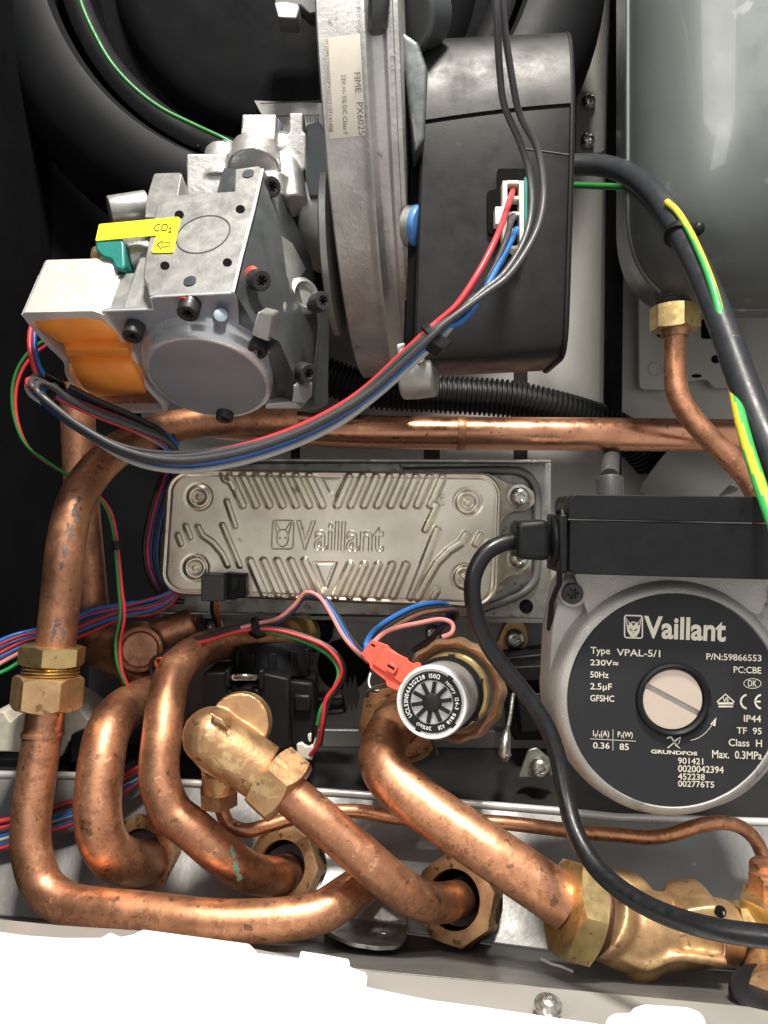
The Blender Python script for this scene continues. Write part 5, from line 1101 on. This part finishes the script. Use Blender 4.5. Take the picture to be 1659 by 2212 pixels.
# harness from the fan, round the left loop
fh = thing('fan_harness', 'bundle of coloured wires hanging from the fan socket in a wide loop to the left', 'wire bundle', P(420, 1010, .31))
core = [(960, 705, .290), (935, 727, .290), (880, 775, .294), (800, 846, .300), (720, 900, .303), (620, 948, .306), (500, 982, .308), (380, 996, .309), (270, 978, .31), (170, 928, .312), (100, 872, .315)]
end = [(72, 840, .318), (78, 828, .325), (110, 838, .333), (150, 862, .34), (215, 892, .348), (290, 922, .356), (350, 950, .365), (376, 974, .375)]
def off(L, du, dv, dd=0, w=0, ph=0): return [(u + du + w * math.sin(i * 1.1 + ph), v + dv + w * math.cos(i * 1.3 + ph), D + dd) for i, (u, v, D) in enumerate(L)]
starts = dict(red=[(1108, 412, .331), (1100, 436, .318), (1078, 500, .300), (1040, 578, .291), (990, 655, .288)],
    darkgrey=[(1110, 462, .331), (1104, 480, .320), (1090, 525, .308), (1058, 592, .298), (1005, 662, .292)],
    grey=[(1113, 500, .331), (1106, 515, .320), (1085, 560, .308), (1050, 612, .298), (1004, 664, .291)],
    blue=[(1116, 494, .331), (1112, 505, .318), (1080, 566, .302), (1042, 636, .292), (1000, 690, .289)])
offs = dict(red=(-12, -9, -.001), darkgrey=(-3, -8, -.0035), grey=(10, 10, .0015), blue=(6, 4, -.001))
for c in ('red', 'darkgrey', 'grey', 'blue'):
    du, dv, dd = offs[c]; body = off(core, du, dv, dd, 3.0, hash(c) % 7 if False else len(c))
    if c == 'grey': body = [(u, v + (8 if 3 < i < 9 else 0), D - .002) for i, (u, v, D) in enumerate(body)]
    wire(fh, c, starts[c] + body + off(end, du * .5 - 4, dv * .8, dd * 2, 2, len(c)), .00125)
for i, (top, du, dv, dd) in enumerate((([(1070, -30, .27), (1074, 60, .275), (1080, 160, .285), (1090, 230, .292), (1124, 310, .300), (1144, 380, .303), (1148, 450, .301), (1132, 520, .297), (1090, 590, .293), (1040, 632, .290)], 0, 0, -.0045),
                                      ([(1082, -30, .275), (1090, 60, .28), (1108, 180, .288), (1124, 250, .295), (1160, 320, .300), (1174, 400, .300), (1168, 470, .297), (1144, 530, .294), (1098, 596, .290), (1046, 636, .287)], 2, -4, -.006))):
    wire(fh, 'darkgrey', top + off(core, du, dv, dd, 2.5, 3 + i) + off(end, du + 3, dv + 6 * i, dd * 1.5, 2, i), .00135)
wire(fh, 'navy', off(core, 8, 8, -.0005, 2.5, 5)[3:] + off(end, 3, 8, .002, 2, 2), .0012)
wire(fh, 'black', off(core, -2, -14, .001, 2.5, 1) + off(end, -3, -12, .002, 2, 2), .0013)
wire(fh, 'red', [(78, 690, .345), (66, 716, .34), (66, 760, .335), (80, 812, .332), (110, 850, .335), (180, 886, .342), (260, 918, .35), (340, 948, .36), (380, 972, .372)], .0012)
wire(fh, 'blue', [(88, 690, .347), (76, 716, .342), (76, 760, .338), (92, 806, .336), (126, 836, .34), (190, 860, .348), (270, 892, .355), (340, 925, .364), (384, 962, .375)], .0012)
wire(fh, 'black', [(150, 836, .338), (220, 870, .346), (290, 900, .354), (350, 935, .364), (380, 985, .376)], .0014)
wire(fh, 'grey', [(180, 925, .314), (110, 880, .316), (66, 850, .318), (62, 826, .322), (84, 822, .33), (116, 846, .336)], .0013)
tie(fh, 934, 727, .2895, (-.70, .05, -.55), .0046, BLACK_SAT, (14, 20))
tie(fh, 118, 842, .333, (.8, .3, -.4), .0052, BLACK, (2, -18))
# green and red pair falling on the far left
gp = thing('thin_wires', 'thin green and red wire pair falling in the dark at the far left', 'wires', P(260, 1470, .41))
path = [(100, 738, 0.365), (70, 760, 0.365), (42, 800, 0.365), (30, 850, 0.365), (36, 910, 0.365), (62, 966, 0.365), (120, 1010, 0.365), (185, 1050, 0.367), (228, 1092, 0.369), (246, 1140, 0.370), (254, 1200, 0.370), (260, 1270, 0.370), (264, 1330, 0.371), (254, 1390, 0.375), (258, 1440, 0.375), (274, 1480, 0.377)]
wire(gp, 'green', off(path, -4, -3, 0), .0008); wire(gp, 'red', off(path, 4, 3, .001, 1.5), .0008)
m = MB(); m.cyl(P(252, 1168, .369), P(254, 1188, .369), .0024, .0024, 16); m.build('sleeve', BLACK, gp)
# green and yellow earth wire curving across the dark chamber
m = MB(); m.pipe([(168, -20, .45), (180, 20, .45), (205, 75, .451), (240, 135, .452), (290, 190, .453), (350, 235, .454), (420, 270, .455), (480, 298, .455), (530, 325, .456)], .0013, 10, 12, two=.6, twist=.012)
m.build('earth_wire', [WIRE['green'], WIRE['yellow']], None, label='green and yellow earth wire curving across the black round chamber', cat='wire')
# wire bundle at mid left, behind the tall pipe
ml = thing('wire_bundle', 'dim bundle of red blue and black wires crossing behind the tall left pipe', 'wire bundle', P(200, 1400, .42))
for i, c in enumerate(('blue', 'red', 'navy', 'darkgrey', 'red', 'blue', 'black', 'red')):
    a = i * 5 - 18; s = random.Random(i); j = lambda k=4: s.uniform(-k, k)
    wire(ml, c, [(392, 1262 + a * .5, .425), (368, 1292 + a * .8, .425), (320, 1312 + a + j(), .42), (260, 1322 + a + j(), .415), (190, 1345 + a * 1.3 + j(), .412), (140, 1370 + a + j(), .412), (70, 1380 + a + j(), .41), (20, 1398 + a * 1.2 + j(), .405), (-30, 1425 + a * 1.4, .40)], .00115, name='wire')
wire(ml, 'pink', [(150, 1385, .413), (90, 1394, .41), (40, 1412, .406), (-20, 1445, .40)], .0011); wire(ml, 'brightgreen', [(110, 1396, .41), (60, 1418, .406), (20, 1444, .403), (-20, 1462, .40)], .0011)
# wires hanging behind the heat exchanger on the left
bh = thing('wire_bundle', 'dark bundle of wires hanging behind the left end of the heat exchanger', 'wire bundle', P(350, 1300, .44))
for i, c in enumerate(('black', 'red', 'navy', 'black', 'blue', 'black')):
    d = i * 7 - 16; wire(bh, c, [(366 + d * .3, 940, .40), (372 + d * .5, 985, .41), (358 + d, 1050, .436), (338 + d, 1120, .438), (328 + d, 1190, .438), (338 + d * .8, 1250, .436), (362 + d * .4, 1292, .43), (392 + d * .3, 1300, .43)], .0016 if c == 'black' else .0012)
# harness over the flow sensor
sh = thing('sensor_harness', 'bundle of pink blue brown and black wires with a tie, above the flow sensor', 'wire bundle', P(560, 1365, .41))
seq = [(345, 1430, .388), (362, 1406, .386), (400, 1388, .384), (450, 1376, .384), (510, 1358, .385), (556, 1352, .387)]
hump = [(600, 1338, .398), (635, 1310, .402), (660, 1282, .402), (690, 1292, .40), (716, 1330, .392), (742, 1376, .378), (770, 1408, .356), (792, 1424, .336)]
for c, du, dv in (('pink', 0, -2), ('brown', 3, 3), ('navy', 9, 8), ('black', 15, 2)):
    h = [(u + (du if i > 2 else 0) * (.2 if i > 6 else 1), v + dv * (1 if i < 4 else .6), D + .001 * du / 6) for i, (u, v, D) in enumerate(hump)]
    if c != 'pink': wire(sh, c, off(seq, 0, dv * .6 - 4, .0006) + h, .0011)
    else: wire(sh, c, [(520, 1356, .384), (556, 1347, .386)] + h, .0011)
wire(sh, 'blue', off(hump, 12, 5, .001)[3:-1] + [(788, 1410, .335), (800, 1402, .325)], .0011)
wire(sh, 'black', off(seq, 0, 3, -.001) + [(620, 1362, .39), (690, 1386, .388), (728, 1412, .386), (744, 1445, .384), (735, 1480, .384), (712, 1512, .384), (700, 1560, .384), (692, 1610, .386)], .0011)
wire(sh, 'red', off(seq, -2, 8, -.002) + [(610, 1364, .388), (690, 1390, .386), (726, 1420, .384), (738, 1450, .382), (726, 1480, .382), (704, 1512, .382), (696, 1560, .382), (688, 1605, .385), (670, 1632, .388)], .0011)
wire(sh, 'brightgreen', [(352, 1424, .387), (372, 1410, .386), (420, 1392, .386), (500, 1366, .387), (560, 1362, .389), (640, 1380, .389), (690, 1402, .388), (720, 1426, .386), (732, 1455, .384), (720, 1490, .383), (695, 1530, .384), (686, 1565, .386)], .0011)
wire(sh, 'orange', [(344, 1450, .386), (336, 1424, .385), (350, 1422, .384), (362, 1440, .387)], .0010); wire(sh, 'black', [(336, 1470, .388), (326, 1440, .386), (332, 1424, .385), (350, 1414, .384)], .0012); wire(sh, 'green', [(326, 1490, .389), (342, 1450, .386), (362, 1426, .384), (380, 1412, .386)], .0013)
wire(sh, 'red', [(400, 1560, .39), (440, 1545, .395), (470, 1560, .40)], .0012); wire(sh, 'blue', [(396, 1580, .39), (420, 1560, .392), (430, 1600, .395), (400, 1620, .395)], .0014)
tie(sh, 555, 1354, .386, (.95, -.05, .25), .0043, BLACK, (1, 16))
# wires leaving the red plug
rh = thing('plug_wires', 'blue black brown and pink wires looping up from the red plug', 'wires', P(800, 1405, .32))
lo = [(792, 1412, .330), (794, 1392, .332), (812, 1365, .345), (850, 1338, .365), (900, 1314, .385), (950, 1306, .395), (975, 1314, .405), (974, 1330, .42), (958, 1352, .43), (935, 1378, .44), (900, 1400, .45)]
for c, du, dv in (('blue', -2, -4), ('black', 3, 6), ('brown', 10, 12)): wire(rh, c, [(u + du * (1 if i < 8 else -.6), v + dv * (1 if i < 6 else .4), D) for i, (u, v, D) in enumerate(lo)], .00125)
wire(rh, 'navy', off(lo[6:], -8, 4, .001), .0013)
wire(rh, 'pink', [(798, 1412, .329), (808, 1388, .332), (832, 1366, .342), (866, 1354, .352), (905, 1346, .36), (945, 1338, .365), (970, 1342, .365), (979, 1354, .364), (974, 1368, .362), (955, 1376, .362)], .0011)
# lower left bundle on the tray
lb = thing('wire_bundle', 'bundle of red blue and grey wires lying on the tray at the lower left edge', 'wire bundle', P(150, 1760, .37))
for i, c in enumerate(('red', 'black', 'red', 'darkgrey', 'black', 'blue', 'grey', 'darkgrey', 'blue', 'red')):
    a = i * 7; s = random.Random(i + 20); j = lambda k=3: s.uniform(-k, k); up = i < 5
    wire(lb, c, [(-30, 1778 + a, .365), (20, 1768 + a * .9 + j(), .366), (80, 1750 + a * .8 + j(), .368), (140, 1735 + a * (.35 if up else .75) + j(), .37), (200, 1712 + a * (.5 if up else .75) + j(), .373), (260, 1680 + a * .55 + j(), .377), (310, 1650 + a * .5 + j(), .385), (345, 1630 + a * .4, .395), (380, 1612 + a * .3, .41)], .00125)
# thick charcoal cable with earth wire on the right
tc_ = thing('thick_cable', 'thick charcoal cable with a black tie crossing the grey vessel', 'cable', P(1650, 960, .30))
cl_ = [(1200, 356, .47), (1250, 356, .462), (1300, 358, .452), (1350, 372, .438), (1395, 402, .42), (1430, 442, .404), (1462, 492, .39), (1495, 552, .376), (1532, 632, .360), (1565, 715, .346), (1592, 790, .334), (1622, 870, .322), (1655, 950, .312), (1690, 1030, .302), (1720, 1100, .295)]
MB().pipe(cl_, .0062, 10, 28).build('sheath', SHEATH, tc_)
m = MB(); axc = P(1532, 632, .360) - P(1462, 492, .39); axc.normalize(); m.lathe([(.0066, -.0022), (.0078, -.0018), (.0078, .0018), (.0066, .0022)], P(1470, 508, .386), (axc + V((-.5, 0, -.35))).normalized(), 32); m.ball(P(1508, 494, .374), .0030, .0034, .0034); m.build('cable_tie', BLACK, tc_)
ew = MB(); ew.pipe([(1440, 436, .392), (1462, 456, .386), (1482, 486, .378), (1500, 520, .370), (1522, 570, .360), (1540, 620, .352), (1556, 680, .346), (1572, 760, .340), (1584, 830, .332), (1596, 890, .318), (1614, 960, .304), (1636, 1030, .290), (1660, 1100, .278), (1690, 1180, .268)], [.0017 + .0008 * min(1, max(0, (i - 40) / 50)) for i in range(131)], 10, 20, two=lambda t, k: (1 if (k * 1.0 + .9 * t) % 1 < (.6 if t < .55 else .2) else 0))
ew.build('earth_wire', [WIRE['brightgreen'], WIRE['yellow']], None, label='bright green and yellow earth wire running down beside the thick charcoal cable', cat='wire')
m = MB(); m.pipe([(1240, 400, .48), (1290, 402, .47), (1340, 404, .46), (1385, 412, .445), (1420, 430, .43), (1450, 470, .42)], .0020, 8, 12); m.build('green_wire', WIRE['green'], None, label='dark green wire below the thick cable, between fan and vessel', cat='wire')
bpy.context.view_layer.update()
for o in bpy.data.objects:
    if '_o' in o: del o['_o']
